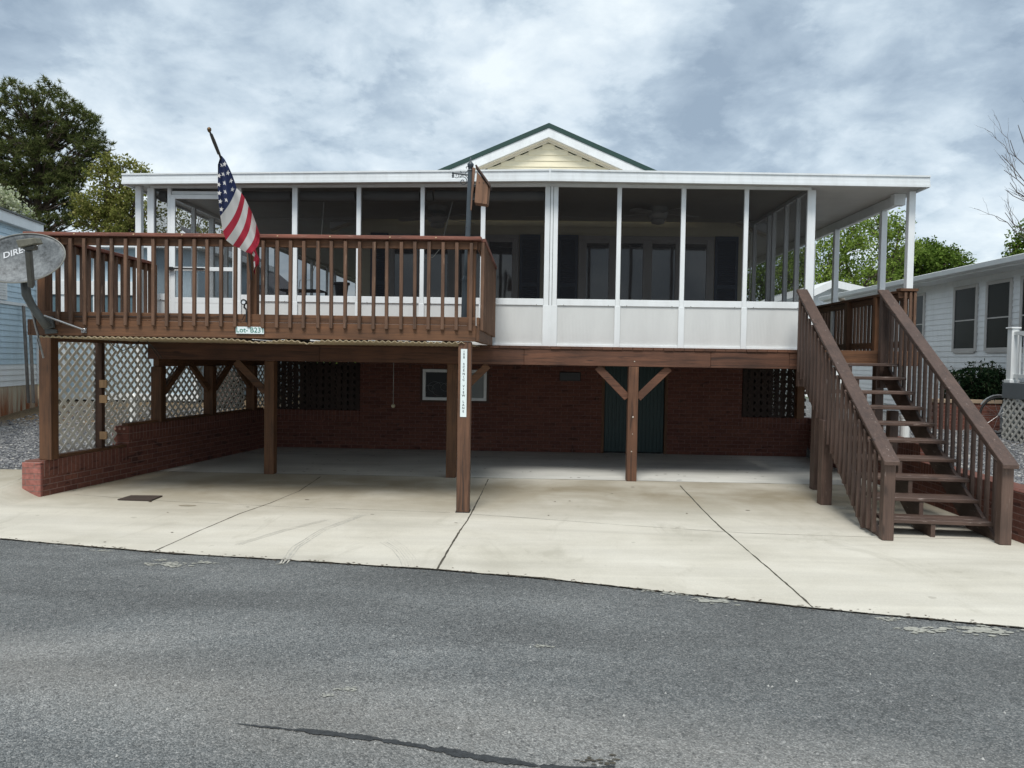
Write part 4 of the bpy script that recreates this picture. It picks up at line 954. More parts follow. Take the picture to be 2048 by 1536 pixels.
# front support post with the address strip
xp = XX(928, YD + .05, 850); fp = post(xp, YD + .08, .004, ZR0 - .002, wood('front_post_wood', (.145, .07, .038), 'z', contrast=1.2), deck, .14, 'support_post')
MB().box(xp - .078, xp + .078, YD + .002, YD + .158, .004, .012).build('post_base', blackm, fp)
MB().add([(xp - .005, YD + .0095, .03), (xp + .003, YD + .0095, .03), (xp + .006, YD + .0095, .3), (xp - .006, YD + .0095, .5), (xp + .002, YD + .0095, .75), (xp - .001, YD + .0095, .75), (xp - .011, YD + .0095, .5), (xp, YD + .0095, .3)], [(0, 1, 2, 3, 4, 5, 6, 7)]).build('split', blackm, fp)
# corner post upper front portion above wall visible beside lattice belongs to the fence

# signs
sg = thing('address_sign', 'tall narrow white address strip on nearest deck post', 'sign', (xp - .01, YD + .0, 1))
za, zb_ = ZZ(698, YD, 930), ZZ(834, YD, 928)
MB().box(xp - .04, xp + .028, YD + .004, YD + .009, zb_, za).build('plate', signw, sg)
mb = MB(); yl = YD + .0025; zc_ = za - .03
for py, ch in ((703.5, '1'), (709, '0'), (715, '8'), (728.5, 'S'), (734.5, 'C'), (741, 'E'), (748, 'N'), (754, 'I'), (760, 'C'), (772.5, 'V'), (778.5, 'I'), (785, 'E'), (791.5, 'W'), (803.5, 'L'), (810, 'A'), (816.5, 'N'), (823, 'E')):
    vs, fs = text_mesh(ch, .034, .0006); zz_ = ZZ(py, YD, 929); mb.add([(xp - .006 + v.x, yl, zz_ + v.y) for v in vs], fs)
mb.build('lettering', signk, sg, fix=False)
sg = thing('lot_sign', 'small white lot sign with green lettering on deck rim', 'sign', (XX(500, YD), YD - .01, 1.9))
x0, x1 = XX(471.5, YD - .02), XX(527.5, YD - .02); z1_, z0_ = ZZ(653.5, YD - .02, 500), ZZ(667.5, YD - .02, 500)
MB().box(x0, x1, YD - .02, YD - .014, z0_, z1_).build('plate', signw, sg)
vs, fs = text_mesh('Lot- B231', .066, .0005); xa, xb = min(v.x for v in vs), max(v.x for v in vs); k = (x1 - x0 - .014) / (xb - xa); cx = (x0 + x1) / 2 - k * (xa + xb) / 2
MB().add([(cx + v.x * k, YD - .0215, (z0_ + z1_) / 2 + v.y * k) for v in vs], fs).build('lettering', signg, sg, fix=False)

# spotlight
sp_ = thing('spotlight', 'small round black spotlight clipped to deck rail above lot sign', 'spotlight', tuple(at(488, 650, YD - .04)))
c = at(487, 604, YD - .07); base_ = at(493, 645, YD - .045)
MB().lathe((c.x, c.y, c.z), [(.008, .05), (.026, .045), (.031, 0), (.031, -.006), (.022, -.006), (.022, .006)], 18, 'y').build('lamp_head', blackm, sp_)
MB().lathe((c.x, c.y, c.z), [(.001, .001), (.022, .002)], 18, 'y').build('lens', plain('lens', (.75, .78, .8), .2), sp_)
MB().tube([(c.x, c.y + .03, c.z - .02), (c.x - .004, c.y + .03, c.z - .055), (c.x + .02, c.y + .03, c.z - .08), (base_.x, base_.y, base_.z + .12), (base_.x, base_.y, base_.z)], .010, 8).build('stem', blackm, sp_)
MB().tube([at(490, 628, YD - .03), at(484, 640, YD - .02), at(476, 640, YD - .01)] + [at(p, 632 + .004 * (p - 150) + 1.2 * math.sin(p * .05), YD - .006) for p in range(470, 140, -16)], .004, 5).build('cable', blackm, sp_)

# ================================================================== flag
flag = thing('flag', 'american flag hanging limp from slanted pole on deck railing', 'flag', tuple(at(505, 600, YD - .05)))
def c2(x, y): return 200 + x / 3.657, 220 + y / 3.657
def fY(py): return 7.30 + (py - 300) / 250 * .55
MB().tube([at(419, 262, 7.12), at(436, 300, 7.26), at(455, 355, 7.58), at(497, 500, 8.0), at(503, 560, 8.10)], [.009, .011, .011, .011, .011], 8).build('pole', plain('dark_pole', (.03, .027, .025), .5), flag)
mb = MB(); p_ = at(418.5, 259, 7.10); mb.lathe((p_.x, p_.y, p_.z), [(.002, -.03), (.012, -.022), (.020, -.005), (.018, .012), (.006, .022)], 12)
mb.build('finial', goldm, flag, smooth=True)
MB().tube([at(422, 268, 7.13), at(428, 283, 7.17), at(438, 308, 7.25)], [.014, .017, .015], 8).build('gathered_sleeve', plain('sleeve', (.05, .045, .04), .9), flag)
Lc = [(882, 335), (862, 400), (862, 520), (864, 620), (870, 705), (880, 775), (898, 888), (922, 952), (972, 990), (1017, 1010), (1062, 1038), (1100, 1050)]
Rc = [(890, 335), (912, 360), (948, 430), (968, 475), (985, 525), (1000, 570), (1034, 605), (1060, 645), (1086, 700), (1112, 750), (1142, 830), (1168, 905)]
def flagpt(k, t, lift=0.0):
    i = min(int(k), len(Lc) - 2); fr = k - i
    lx, ly = Lc[i][0] + (Lc[i + 1][0] - Lc[i][0]) * fr, Lc[i][1] + (Lc[i + 1][1] - Lc[i][1]) * fr
    rx, ry = Rc[i][0] + (Rc[i + 1][0] - Rc[i][0]) * fr, Rc[i][1] + (Rc[i + 1][1] - Rc[i][1]) * fr
    bul = 26 * math.sin(math.pi * t) * min(1, max(0, (k - 4) / 2))
    x = lx + (rx - lx) * t + bul * .9; y = ly + (ry - ly) * t + bul * .35
    px, py = c2(x, y); fold = .035 * math.sin(t * 5.2 + k * .35) + .012 * math.sin(t * 13 + k)
    return at(px, py, fY(py) + fold - lift)
mats_flag = [plain('flag_navy', (.018, .030, .10), .85, var=.15), plain('flag_white', (.66, .64, .62), .85, var=.08), plain('flag_red', (.42, .02, .045), .85, var=.12)]
for m in mats_flag:
    nt_ = m.node_tree; b = nt_.nodes['Principled BSDF']; bump(nt_, b, noise(nt_, wpos(nt_, (400, 400, 400)), 1.0, 1), .001, .5)
mb = MB(); nt2, KS = 16, 4; cols = [0] * 5 + [1, 2, 1, 2, 1, 2]
for i in range(11):
    mb.mi = cols[i]
    for s in range(KS):
        for j in range(nt2):
            k0, k1 = i + s / KS, i + (s + 1) / KS
            mb.add([flagpt(k0, j / nt2), flagpt(k0, (j + 1) / nt2), flagpt(k1, (j + 1) / nt2), flagpt(k1, j / nt2)], [(0, 1, 2, 3)])
# trailing corner
tl = [(1100, 1050), (1112, 1060), (1128, 1075), (1122, 1110), (1127, 1150), (1122, 1175), (1132, 1205)]; tr = [(1165, 915), (1135, 1005), (1142, 1035), (1166, 1090), (1158, 1130), (1135, 1160), (1134, 1200)]
for i in range(6):
    for j in range(4):
        mb.mi = 1 if (j == 0 and i in (1, 3, 4)) or (j == 1 and i == 1) else 2
        q = []
        for (ii, jj) in ((i, j), (i, j + 1), (i + 1, j + 1), (i + 1, j)):
            x = tl[ii][0] + (tr[ii][0] - tl[ii][0]) * jj / 4; y = tl[ii][1] + (tr[ii][1] - tl[ii][1]) * jj / 4; px, py = c2(x, y); q.append(at(px, py, fY(py) + .02 * math.sin(jj * 1.3 + ii)))
        mb.add(q, [(0, 1, 2, 3)])
mb.build('cloth', mats_flag, flag, fix=False, smooth=True)
# stars, laid 2 mm proud of the cloth
stars = [(893, 402), (911, 396), (935, 460), (903, 468), (871, 480), (957, 518), (912, 533), (870, 545), (968, 580), (918, 597), (873, 607), (925, 657), (880, 668), (888, 725)]
mb = MB()
for (x, y) in stars:
    px, py = c2(x, y)
    # find k,t on the cloth
    best = min(((k / 10, t / 20) for k in range(5, 55) for t in range(1, 20)), key=lambda kt: (lambda P: (P - at(px, py, P.y)).length)(flagpt(*kt)))
    Pc = flagpt(*best); yc = Pc.y - .012; vs = [at(px, py, yc)]
    for q in range(10):
        r_ = (5.6 if q % 2 == 0 else 2.3); th = -math.pi / 2 + q * math.pi / 5 + .15; vs.append(at(px + r_ * math.cos(th) * .85, py + r_ * math.sin(th), yc))
    mb.add(vs, [(0, 1 + q, 1 + (q + 1) % 10) for q in range(10)])
mb.build('star', mats_flag[1], flag, fix=False)

# ================================================================== satellite dish
dish = thing('satellite_dish', 'grey mottled satellite dish with white lettering on deck corner', 'satellite dish', tuple(at(98, 660, 8.0)))
Yd = 7.72; dc = at(43, 516, Yd); nrm = Vector((.10, -1, .30)).normalized(); tilt = R(9)
ux = Vector((1, 0, 0)); ux = (ux - nrm * ux.dot(nrm)).normalized(); uy = nrm.cross(ux) * -1; uy = ux.cross(nrm) * -1
if uy.z < 0: uy = -uy
ax = ux * math.cos(tilt) + uy * math.sin(tilt); ay = uy * math.cos(tilt) - ux * math.sin(tilt)
A_, B_ = .435, .275
def dpt(u, v, lift=0): return dc + ax * (u * A_) + ay * (v * B_) + nrm * (.07 * (u * u + v * v - 1) + lift)
mb = MB(); nr, na = 8, 48; vs = [dpt(0, 0)]
for i in range(1, nr + 1):
    for k in range(na): th = 2 * math.pi * k / na; vs.append(dpt(i / nr * math.cos(th), i / nr * math.sin(th)))
fs = [(0, 1 + k, 1 + (k + 1) % na) for k in range(na)] + [(1 + (i - 1) * na + k, 1 + i * na + k, 1 + i * na + (k + 1) % na, 1 + (i - 1) * na + (k + 1) % na) for i in range(1, nr) for k in range(na)]
mb.add(vs, fs)
def make_dish():
    m, nt, b = new_mat('mottled_grey_metal'); a = noise(nt, wpos(nt), 26, 5, .7); g2 = noise(nt, wpos(nt), 6, 3)
    v = math_(nt, 'ADD', math_(nt, 'MULTIPLY', a, .6), math_(nt, 'MULTIPLY', g2, .4))
    L(nt, ramp(nt, v, [(.38, (.06, .065, .068)), (.5, (.13, .142, .148)), (.62, (.20, .215, .22))]), b.inputs['Base Color']); b.inputs['Roughness'].default_value = .6; return m
refl = mb.build('reflector', make_dish(), dish, fix=False, smooth=True); sm = refl.modifiers.new('t', 'SOLIDIFY'); sm.thickness = .006
MB().tube([dpt(math.cos(t), math.sin(t)) for t in lin(0, 2 * math.pi, 48)], .007, 6, cap=False).build('rim', plain('dish_rim', (.2, .2, .18), .5), refl)
vs, fs = text_mesh('DIRECTV', .085, .0015); xa, xb = min(v.x for v in vs), max(v.x for v in vs)
tw = .37; k = tw / (xb - xa)
tp0 = at(3, 509, Yd); uu = (tp0 - dc)
u_start = uu.dot(ax); v_start = uu.dot(ay)
P = []
for v in vs:
    u = u_start + (v.x - xa) * k; w_ = v_start + v.y * k * .95 + (v.x - xa) * k * .29; q = dpt(u / A_, w_ / B_, .004); P.append(q)
MB().add(P, fs).build('lettering', plain('letter_white', (.7, .72, .74), .5), refl, fix=False)
MB().box(0, 0, 0, 0, 0, 0)
arm_top = at(57, 500, 7.30); arm_bot = at(63, 572, 7.66)
MB().bar(arm_top, arm_bot, .062, .05, (1, 0, 0)).build('feed_arm', greym, dish, bevel=.006)
lc = at(52, 486, 7.28)
l_ = MB().hexa([at(31, 481, 7.25), at(70, 474, 7.25), at(72, 478, 7.38), at(33, 486, 7.38), at(31, 481, 7.25), at(70, 474, 7.25), at(72, 478, 7.38), at(33, 486, 7.38)])
mb = MB(); top_ = [at(30, 480, 7.24), at(69, 475, 7.24), at(74, 487, 7.24), at(36, 496, 7.24)]; mb.prism(top_, (0, .10, .01)); mb.build('feed_housing', plain('lnb_olive', (.13, .125, .095), .6, var=.3, vs=20), dish, bevel=.008)
mb = MB(); mb.prism([at(44, 496, 7.26), at(69, 490, 7.26), at(68, 498, 7.28), at(50, 502, 7.28)], (0, .06, 0)); mb.build('feed_neck', greym, dish, bevel=.004)
mb = MB(); mb.tube([at(50, 560, 7.84), at(53, 590, 7.86), at(62, 608, 7.9), at(78, 632, 7.94), at(96, 655, 7.99)], [.045, .045, .04, .04, .045], 14); mb.build('mast', greym, dish, smooth=True)
mb = MB(); q = [at(88, 655, YD - .03), at(112, 659, YD - .03), at(113, 666, YD - .03), at(90, 668, YD - .03)]; mb.prism(q, (0, .028, 0)); mb.prism([at(84, 636, YD - .05), at(102, 632, YD - .05), at(106, 655, YD - .05), at(92, 658, YD - .05)], (0, .045, 0)); mb.build('foot_bracket', greym, dish, bevel=.003)
for (a, b, c_) in (((88, 631), (166, 659), 7.97), ((62, 617), (87, 716), 7.97)):
    MB().tube([at(*a, 7.9), at(*b, c_ + .08)], .010, 8).build('strut', galv, dish)
for (p, Y_) in (((168, 661), YD - .015), ((88, 718), 8.69)):
    c_ = at(*p, Y_ - .0); mb = MB(); mb.box(c_.x - .028, c_.x + .028, Y_ - .002, Y_ + .008, c_.z - .026, c_.z + .026); mb.tube([c_ + Vector((.022 * math.cos(t), -.012, .022 * math.sin(t))) for t in lin(0, 6.28, 14)], .005, 6); mb.build('eye_plate', galv, dish)
MB().tube([at(80, 700, 8.0), at(75, 680, 7.95), at(78, 670, 7.95), at(72, 650, 7.95), at(68, 612, 7.92)], .004, 5).build('coax_cable', blackm, dish)

# ================================================================== lamp post with bird box
lp = thing('lamp_post', 'slender dark metal lamp post with scroll arm behind deck railing', 'lamp post', tuple(at(930, 625, 8.35)))
Yl = 8.38
pb, pt = at(929.5, 640, Yl), at(941, 343, Yl)
MB().tube([pb, at(932, 560, Yl)], .042, 12).build('base_sleeve', lampm, lp)
MB().lathe(tuple(at(932, 560, Yl)), [(.048, -.01), (.046, .012), (.028, .045), (.02, .06)], 12).build('base_cap', lampm, lp)
MB().tube([at(932, 560, Yl), pt], .0285, 12).build('shaft', lampm, lp)
MB().lathe(tuple(at(935.5, 454, Yl)), [(.026, -.006), (.031, 0), (.026, .006)], 12).build('collar', lampm, lp)
MB().lathe(tuple(pt), [(.030, 0), (.032, .012), (.020, .02), (.018, .03), (.030, .045), (.036, .07), (.036, .082), (.020, .1), (.008, .112), (.012, .13), (.002, .16)], 14).build('finial', lampm, lp, smooth=True)
def spiral(cx, cy, r0_, r1_, a0, a1, n=22): return [at(cx + (r0_ + (r1_ - r0_) * i / n) * math.cos(a0 + (a1 - a0) * i / n), cy + (r0_ + (r1_ - r0_) * i / n) * math.sin(a0 + (a1 - a0) * i / n), Yl) for i in range(n + 1)]
mb = MB(); mb.tube([at(906, 346, Yl), at(925, 348.5, Yl), at(938, 350, Yl)], .010, 6); mb.lathe(tuple(at(906, 348, Yl)), [(.008, -.04), (.014, -.035), (.008, -.025), (.014, -.018), (.009, 0), (.015, .012), (.006, .02)], 8)
mb.tube(spiral(926, 363, 10, 1.5, -2.2, 6.0), .0045, 5); mb.tube(spiral(914, 351, 5.5, 1, 2.6, -4), .0035, 5); mb.tube([at(919, 355, Yl), at(923, 351, Yl), at(930, 350, Yl), at(935, 355, Yl), at(937, 362, Yl)], .004, 5)
mb.tube([at(930, 347, Yl), at(935, 342, Yl), at(937, 337, Yl)] + spiral(934, 335.5, 3, 1, 0, -4.5, 10), .004, 5); mb.tube(spiral(921, 344, 2, .8, 1.5, -3, 8), .004, 5)
mb.build('scroll_arm', lampm, lp)
bb = thing('bird_box', 'brown wooden bird box tilted with sloping roof, fixed to lamp post', 'bird box', tuple(at(962, 408, Yl)))
Yq = Yl - .10
MB().prism([at(944.5, 334, Yq + .08), at(950.5, 336, Yq + .08), at(943, 421, Yq + .08), at(937.5, 419, Yq + .08)], (0, .03, 0)).build('back_board', wood('weathered_board', (.2, .11, .07), 'z', worn=.6), bb, bevel=.002)
fb = MB().prism([at(954, 343, Yq), at(976.5, 371, Yq), at(974, 409, Yq), at(949, 405, Yq)], (0, .15, 0)).build('box', birdw, bb, bevel=.003)
MB().prism([at(976.8, 370, Yq - .002), at(980, 372, Yq + .05), at(976, 411, Yq + .05), at(974.2, 409, Yq - .002)], (0, .08, 0)).build('side_board', birdw, bb)
MB().prism([at(950, 330, Yq - .025), at(953, 329, Yq - .025), at(981.5, 369, Yq - .025), at(980, 374, Yq - .025)], (0, .20, 0)).build('roof', wood('dark_roof_board', (.07, .04, .03), 'x'), bb, bevel=.002)
mb = MB()
for px, py in ((958.5, 365.5), (967, 366)): c = at(px, py, Yq - .002); mb.lathe((c.x, c.y, c.z), [(.001, -.002), (.006, -.002), (.006, .001)], 8, 'y')
mb.build('hole', blackm, bb)
MB().bar(at(947, 372, Yq + .07), at(952, 372, Yq + .07), .03, .02).bar(at(945, 398, Yq + .07), at(950, 398, Yq + .07), .03, .02).build('mounting_bracket', blackm, bb)

# ================================================================== right side deck and stairs
sd = thing('side_deck', 'brown side deck with slatted railing at the top of stairs', 'deck', (4.5, 10.6, 1.7))
ZFD = ZK - .003
MB().box(3.95, 5.2, 10.42, 20.4, ZFD - .03, ZFD).build('floor', wy, sd)
MB().box(XB1 + .003, 5.2, 10.36, 10.41, ZFD - .2, ZFD).build('rim_board', wx, sd, bevel=.004)
MB().box(5.2, 5.24, 10.36, 20.4, ZFD - .2, ZFD).build('rim_board', wy, sd, bevel=.004)
ZRT = 2.73
rl = MB().plank((5.16, 10.5, ZRT - .02), (5.16, 19, ZRT - .02), .13, .04).build('railing', wy, sd, bevel=.004)
MB().plank((5.16, 10.5, ZRT - .09), (5.16, 19, ZRT - .09), .036, .09).plank((5.16, 10.5, ZFD + .1), (5.16, 19, ZFD + .1), .036, .09).build('rail_board', wy, rl)
b_ = MB().box(5.18, 5.215, 10.5, 10.545, ZFD - .1, ZRT - .05).build('baluster', wbal, rl, bevel=.003)
for k in range(1, 48): copy_part(b_, (0, .128 * k, 0), rl)
for y in (11.35, 12.35, 13.9, 15.5): MB().box(5.09, 5.17, y, y + .09, ZFD, ZRT - .041).build('post', wz, rl, bevel=.004)
MB().box(4.98, 5.22, 10.37, 10.5, ZRT - .04, ZRT).box(4.98, 5.2, 10.42, 10.455, ZRT - .13, ZRT - .045).build('return_rail', wx, sd, bevel=.004)
for x in (5.06, 5.13, 5.19): MB().box(x - .018, x + .018, 10.385, 10.418, ZFD - .1, ZRT - .045).build('baluster', wbal, sd, bevel=.003)
c = at(1684, 597, 12.6); tag(MB().lathe((c.x, c.y, ZRT), [(.03, 0), (.05, .012), (.045, .035), (.02, .048)], 12).build('shell', plain('shell_tan', (.6, .5, .38), .6), smooth=True), 'small pale shell sitting on side deck railing', 'shell')
for px, py, yy in ((1634, 978, 10.06), (1652, 1008, 9.02)): pass
post(XX(1636, 10.1, 900), 10.12, .003, ZFD - .21, sz_, sd, .14, 'support_post')
post(4.75, 13.45, .70, 1.68, wz, sd, .13, 'support_post')
post(5.0, 11.0, .4, 1.68, sz_, sd, .12, 'support_post')

st = thing('staircase', 'brown painted open wooden staircase with railings, right of carport', 'staircase', (4.1, 7.3, 0))
th = R(4.3); O = Vector((3.42, 7.26, 0)); dD = Vector((math.sin(th), math.cos(th), 0)); dW = Vector((math.cos(th), -math.sin(th), 0)); WID = 1.03
def S(w_, l, z): return O + dW * w_ + dD * l + Vector((0, 0, z))
RISE = ZFD / 11; RUN = .275
for k in range(1, 11):
    l0, l1 = .18 + RUN * (k - 1), .18 + RUN * (k - 1) + .30; z = RISE * k; wl, wr = .04, WID + .07
    if k <= 2: wl, wr = .065, WID + .03
    mb = MB(); g = .006; mid = (l0 + l1) / 2
    for a, b in ((l0, mid - g / 2), (mid + g / 2, l1)): mb.hexa([S(wl, a, z - .038), S(wr, a, z - .038), S(wr, b, z - .038), S(wl, b, z - .038), S(wl, a, z), S(wr, a, z), S(wr, b, z), S(wl, b, z)])
    mb.build('tread', sx_, st, bevel=.005)
sl_slope = RISE / RUN
def stringer(w_, name='stringer', depth_=.24, over=0.0, z_off=0.0, lA=.12, lB=3.12):
    zt = lambda l: RISE * ((l - .18) / RUN) + over + z_off
    poly = []
    a = S(w_, lA, 0); b0 = lA
    # closed profile: bottom front on the ground, along underside, up the back, down the top edge
    zlow = lambda l: zt(l) - depth_ - .06
    lg = lA
    while zlow(lg) < 0: lg += .01
    pts = [(lA, 0), (lg, 0), (lB, zlow(lB)), (lB, zt(lB)), (lA, max(.02, zt(lA)))]
    return MB().prism([S(w_ - .019, l, z) for l, z in pts], dW * .038).build(name, sy_, st, bevel=.003)
stringer(.0, over=.06, depth_=.27); stringer(WID + .05, over=-.045, depth_=.20)
def sawtooth(w_):
    pts = [(.22, 0)]
    for k in range(1, 11): pts += [(.19 + RUN * (k - 1), RISE * (k - 1) + .0), (.19 + RUN * (k - 1), RISE * k - .04)]
    pts += [(.19 + RUN * 10, RISE * 10 - .04), (.19 + RUN * 10, RISE * 10 - .38)]
    pts += [(.55, 0)]
    pts = [p for i, p in enumerate(pts) if i == 0 or p != pts[i - 1]]
    return MB().prism([S(w_ - .02, l, z) for l, z in pts], dW * .04).build('centre_stringer', sy_, st)
sawtooth(WID * .5)
for w_, nm in ((-.0, 'left_railing'), (WID + .03, 'right_railing')):
    side = -1 if w_ < .5 else 1
    pA, pB = S(w_ + side * .0, -.10, .775), S(w_ + side * .0, 3.13, 2.70)
    cap = MB().plank(pA - Vector((0, 0, .02)), pB - Vector((0, 0, .02)), .145, .042).build(nm, sy_, st, bevel=.005)
    MB().plank(pA + dD * .1 - Vector((0, 0, .09)) + Vector((0, 0, .06)), pB - Vector((0, 0, .09)), .036, .10).build('under_rail', sy_, cap, bevel=.003)
    zc_ = lambda l: pA.z + (pB.z - pA.z) * (l + .10) / 3.23
    # newel posts
    for l in ((-.02, .08) if side < 0 else (-.02, .08)): pass
    q = lambda a, b, c, d, z0, z1a, z1b: MB().hexa([S(a, c, z0), S(b, c, z0), S(b, d, z0), S(a, d, z0), S(a, c, z1a), S(b, c, z1a), S(b, d, z1b), S(a, d, z1b)])
    wa = w_ - .045; n1_ = q(wa, wa + .105, -.04, .06, 0.006, zc_(-.04) - .045, zc_(.06) - .045).build('newel_post', sz_, cap, bevel=.005)
    n2_ = q(wa, wa + .105, 3.02, 3.12, ZFD - .5, zc_(3.02) - .045, zc_(3.12) - .045).build('newel_post', sz_, cap, bevel=.005)
    bw = w_ + side * .062
    for k in range(20):
        l = .14 + .148 * k
        if l > 3.0: break
        zt = zc_(l) - .07; zb0 = max(.02 + .03 * (k < 2), RISE * ((l - .18) / RUN) - (.15 if side < 0 else .22))
        s = .018; q(bw - s, bw + s, l - s, l + s, zb0, zt - .012, zt + .010).build('baluster', sz_, cap, bevel=.003)
post(XX(1652, 9.02, 950), 9.05, .003, 1.02, sz_, st, .13, 'support_post')
xq = rwx(9.6) - .12; post(xq - .10, 9.75, .003, 1.1, sz_, st, .11, 'support_post')

# white pvc stand pipe behind stairs
c = at(1809, 868, 10.9); v_ = thing('standpipe', 'white plastic standpipe behind the open brown stairs', 'pipe', (c.x, c.y, .4))
MB().lathe((c.x, c.y, .4), [(.065, 0), (.065, .52), (.072, .525), (.072, .56), (.06, .575)], 16).build('lower_pipe', pvc, v_, smooth=False)
MB().lathe((c.x, c.y, .975), [(.042, 0), (.042, .10), (.03, .12), (.03, .17)], 14).build('upper_pipe', pvc, v_)

# hanging ball on a cord, utility box, cables
c = at(786.5, 812, 12.2); hb = thing('parking_ball', 'pale ball hanging on string before the carport brick wall', 'ball', (c.x, c.y, c.z))
MB().tube([(c.x, c.y, zt0 - .19), (c.x, c.y, c.z + .03)], .004, 6).build('string', ropew, hb)
mb = MB(); mb.lathe((c.x, c.y, c.z), [(.033 * math.sin(t), -.033 * math.cos(t)) for t in lin(.05, 3.09, 10)], 14); mb.build('ball', plain('ball_tan', (.62, .55, .38), .9), hb, smooth=True)
c = at(326, 777, 10.9); ub = thing('utility_box', 'small grey electrical box mounted on lattice post', 'electrical box', (c.x, c.y, c.z))
MB().box(c.x - .01, c.x + .09, 10.86, 10.96, c.z - .07, c.z + .06).build('housing', boxgrey, ub, bevel=.006)
MB().tube([(c.x + .10, 10.9, c.z + .03), (c.x + .16, 10.9, c.z + .06), (c.x + .18, 10.9, c.z + .02), (c.x + .13, 10.9, c.z - .02)], .008, 6).build('plug', blackm, ub)
c = at(310, 733, 10.62); lt = MB().lathe((c.x, 10.635, c.z), [(.002, -.03), (.02, -.028), (.025, 0), (.02, .008)], 10, 'y').build('outlet_cover', boxgrey, ub)
CBL = (((128, 674), (148, 681), (170, 681), (192, 674)), ((212, 675), (228, 692), (246, 701), (268, 693), (282, 678)), ((230, 674), (236, 684), (262, 690), (290, 676), (300, 690), (318, 716)), ((290, 678), (312, 700), (324, 716)))
cbt = thing('cable', 'thin black cables drooping below the left end of deck', 'cable', tuple(at(200, 680, 9.2)))
for pts in CBL: MB().tube([at(a, b, 9.2 + i * .1) for i, (a, b) in enumerate(pts)], .005, 5).build('strand', blackm, cbt)

# ================================================================== left neighbour
nb_ = thing('mobile_home', 'light blue trailer home with white eave and rusty skirting', 'mobile home', (-11, 16, .5))
cA = at(76, 806, 16.0); far = Vector((-.177, 1, 0)).normalized(); near_d = -far
c0 = Vector((cA.x, 16.0, 0)); c1 = c0 + near_d * 6.5; nL = Vector((far.y, -far.x, 0))
# long wall runs from near the camera (c1) to the corner (c0)
P0, P1 = (c1.x, c1.y), (c0.x, c0.y); zs = .98; zw = 1.42; ze = ZZ(462, 16, 90) - .05
mb = MB(); siding_mesh(mb, P0, P1, zw, ze - .08, .113, .016, nrm=nL); mb.build('wall', mobile_blue, nb_, fix=False)
mb = MB(); siding_mesh(mb, P0, P1, zs + .0, zw, .113, .016, nrm=nL); mb.build('lower_wall', whitevinyl, nb_, fix=False)
mb = MB(); nseg = 86
for i in range(nseg):
    a = c1.lerp(c0, i / nseg); b = c1.lerp(c0, (i + .5) / nseg); c_ = c1.lerp(c0, (i + 1) / nseg); o1, o2 = nL * -.01, nL * .012
    mb.add([a + o1, b + o2, c_ + o1, a + o1 + Vector((0, 0, zs)), b + o2 + Vector((0, 0, zs)), c_ + o1 + Vector((0, 0, zs))], [(0, 1, 4, 3), (1, 2, 5, 4)])
mb.build('skirting', rusty, nb_, fix=False)
c0b = c0 - nL * 4.2; c1b = c1 - nL * 4.2
mb = MB(); mb.hexa([c1 - nL * .02, c1b, c0b, c0 - nL * .02] + [p + Vector((0, 0, ze)) for p in (c1 - nL * .02, c1b, c0b, c0 - nL * .02)]); mb.build('body', mobile_blue, nb_)
zr = ZZ(449, 16, 90); oh = nL * .12; eN = far * .03
mb = MB(); mb.hexa([c1 + oh + Vector((0, 0, ze - .02)), c1b - oh + Vector((0, 0, ze - .02)), c0b - oh + eN + Vector((0, 0, ze - .02)), c0 + oh + eN + Vector((0, 0, ze - .02)), c1 + oh + Vector((0, 0, zr)), c1b - oh + Vector((0, 0, zr + .1)), c0b - oh + eN + Vector((0, 0, zr + .1)), c0 + oh + eN + Vector((0, 0, zr))]); mb.build('roof', white, nb_)
MB().bar(c1 + oh * 1.08 + Vector((0, 0, zr + .01)), c0 + oh * 1.08 + eN + Vector((0, 0, zr + .01)), .06, .03).build('drip_edge', greym, nb_)
pW = c1.lerp(c0, .80)
def wallq(a0, a1, z0, z1, off): 
    A = c1 + far * a0 + nL * off; B = c1 + far * a1 + nL * off
    return [A + Vector((0, 0, z0)), B + Vector((0, 0, z0)), B + Vector((0, 0, z1)), A + Vector((0, 0, z1))]
wz0, wz1 = 2.7, 3.95
wfr = MB().prism(wallq(3.9, 4.65, wz0, wz1, .015), nL * .03).build('window', whitevinyl, nb_); MB().prism(wallq(3.98, 4.57, wz0 + .08, wz1 - .08, .046), nL * .004).build('pane', glass, wfr)
mb = MB().prism(wallq(4.75, 5.15, wz0, wz1, .015), nL * .03); z = wz0 + .08
while z < wz1 - .08: mb.prism(wallq(4.80, 5.10, z, z + .03, .046), nL * .012); z += .05
mb.build('shutter', whitevinyl, nb_)
MB().prism(wallq(6.42, 6.50, zs, ze, .01), nL * .03).build('corner_trim', whitevinyl, nb_)
MB().prism(wallq(0, 6.5, 2.62, 2.68, .012), nL * .03).build('trim_band', whitevinyl, nb_)
# leaning boards by its corner
for (pa, pb_) in (((47, 612), (57, 806)), ((61, 665), (67, 806))):
    a, b = at(*pa, 15.2), at(*pb_, 14.9); tag(MB().bar(a, b, .03, .07, (0, 1, 0)).build('leaning_board', wgrey, bevel=.003), 'weathered grey board leaning at trailer corner, %s' % ('the taller one' if pa[0] < 50 else 'the shorter one'), 'board', 'boards leaning by the blue trailer')
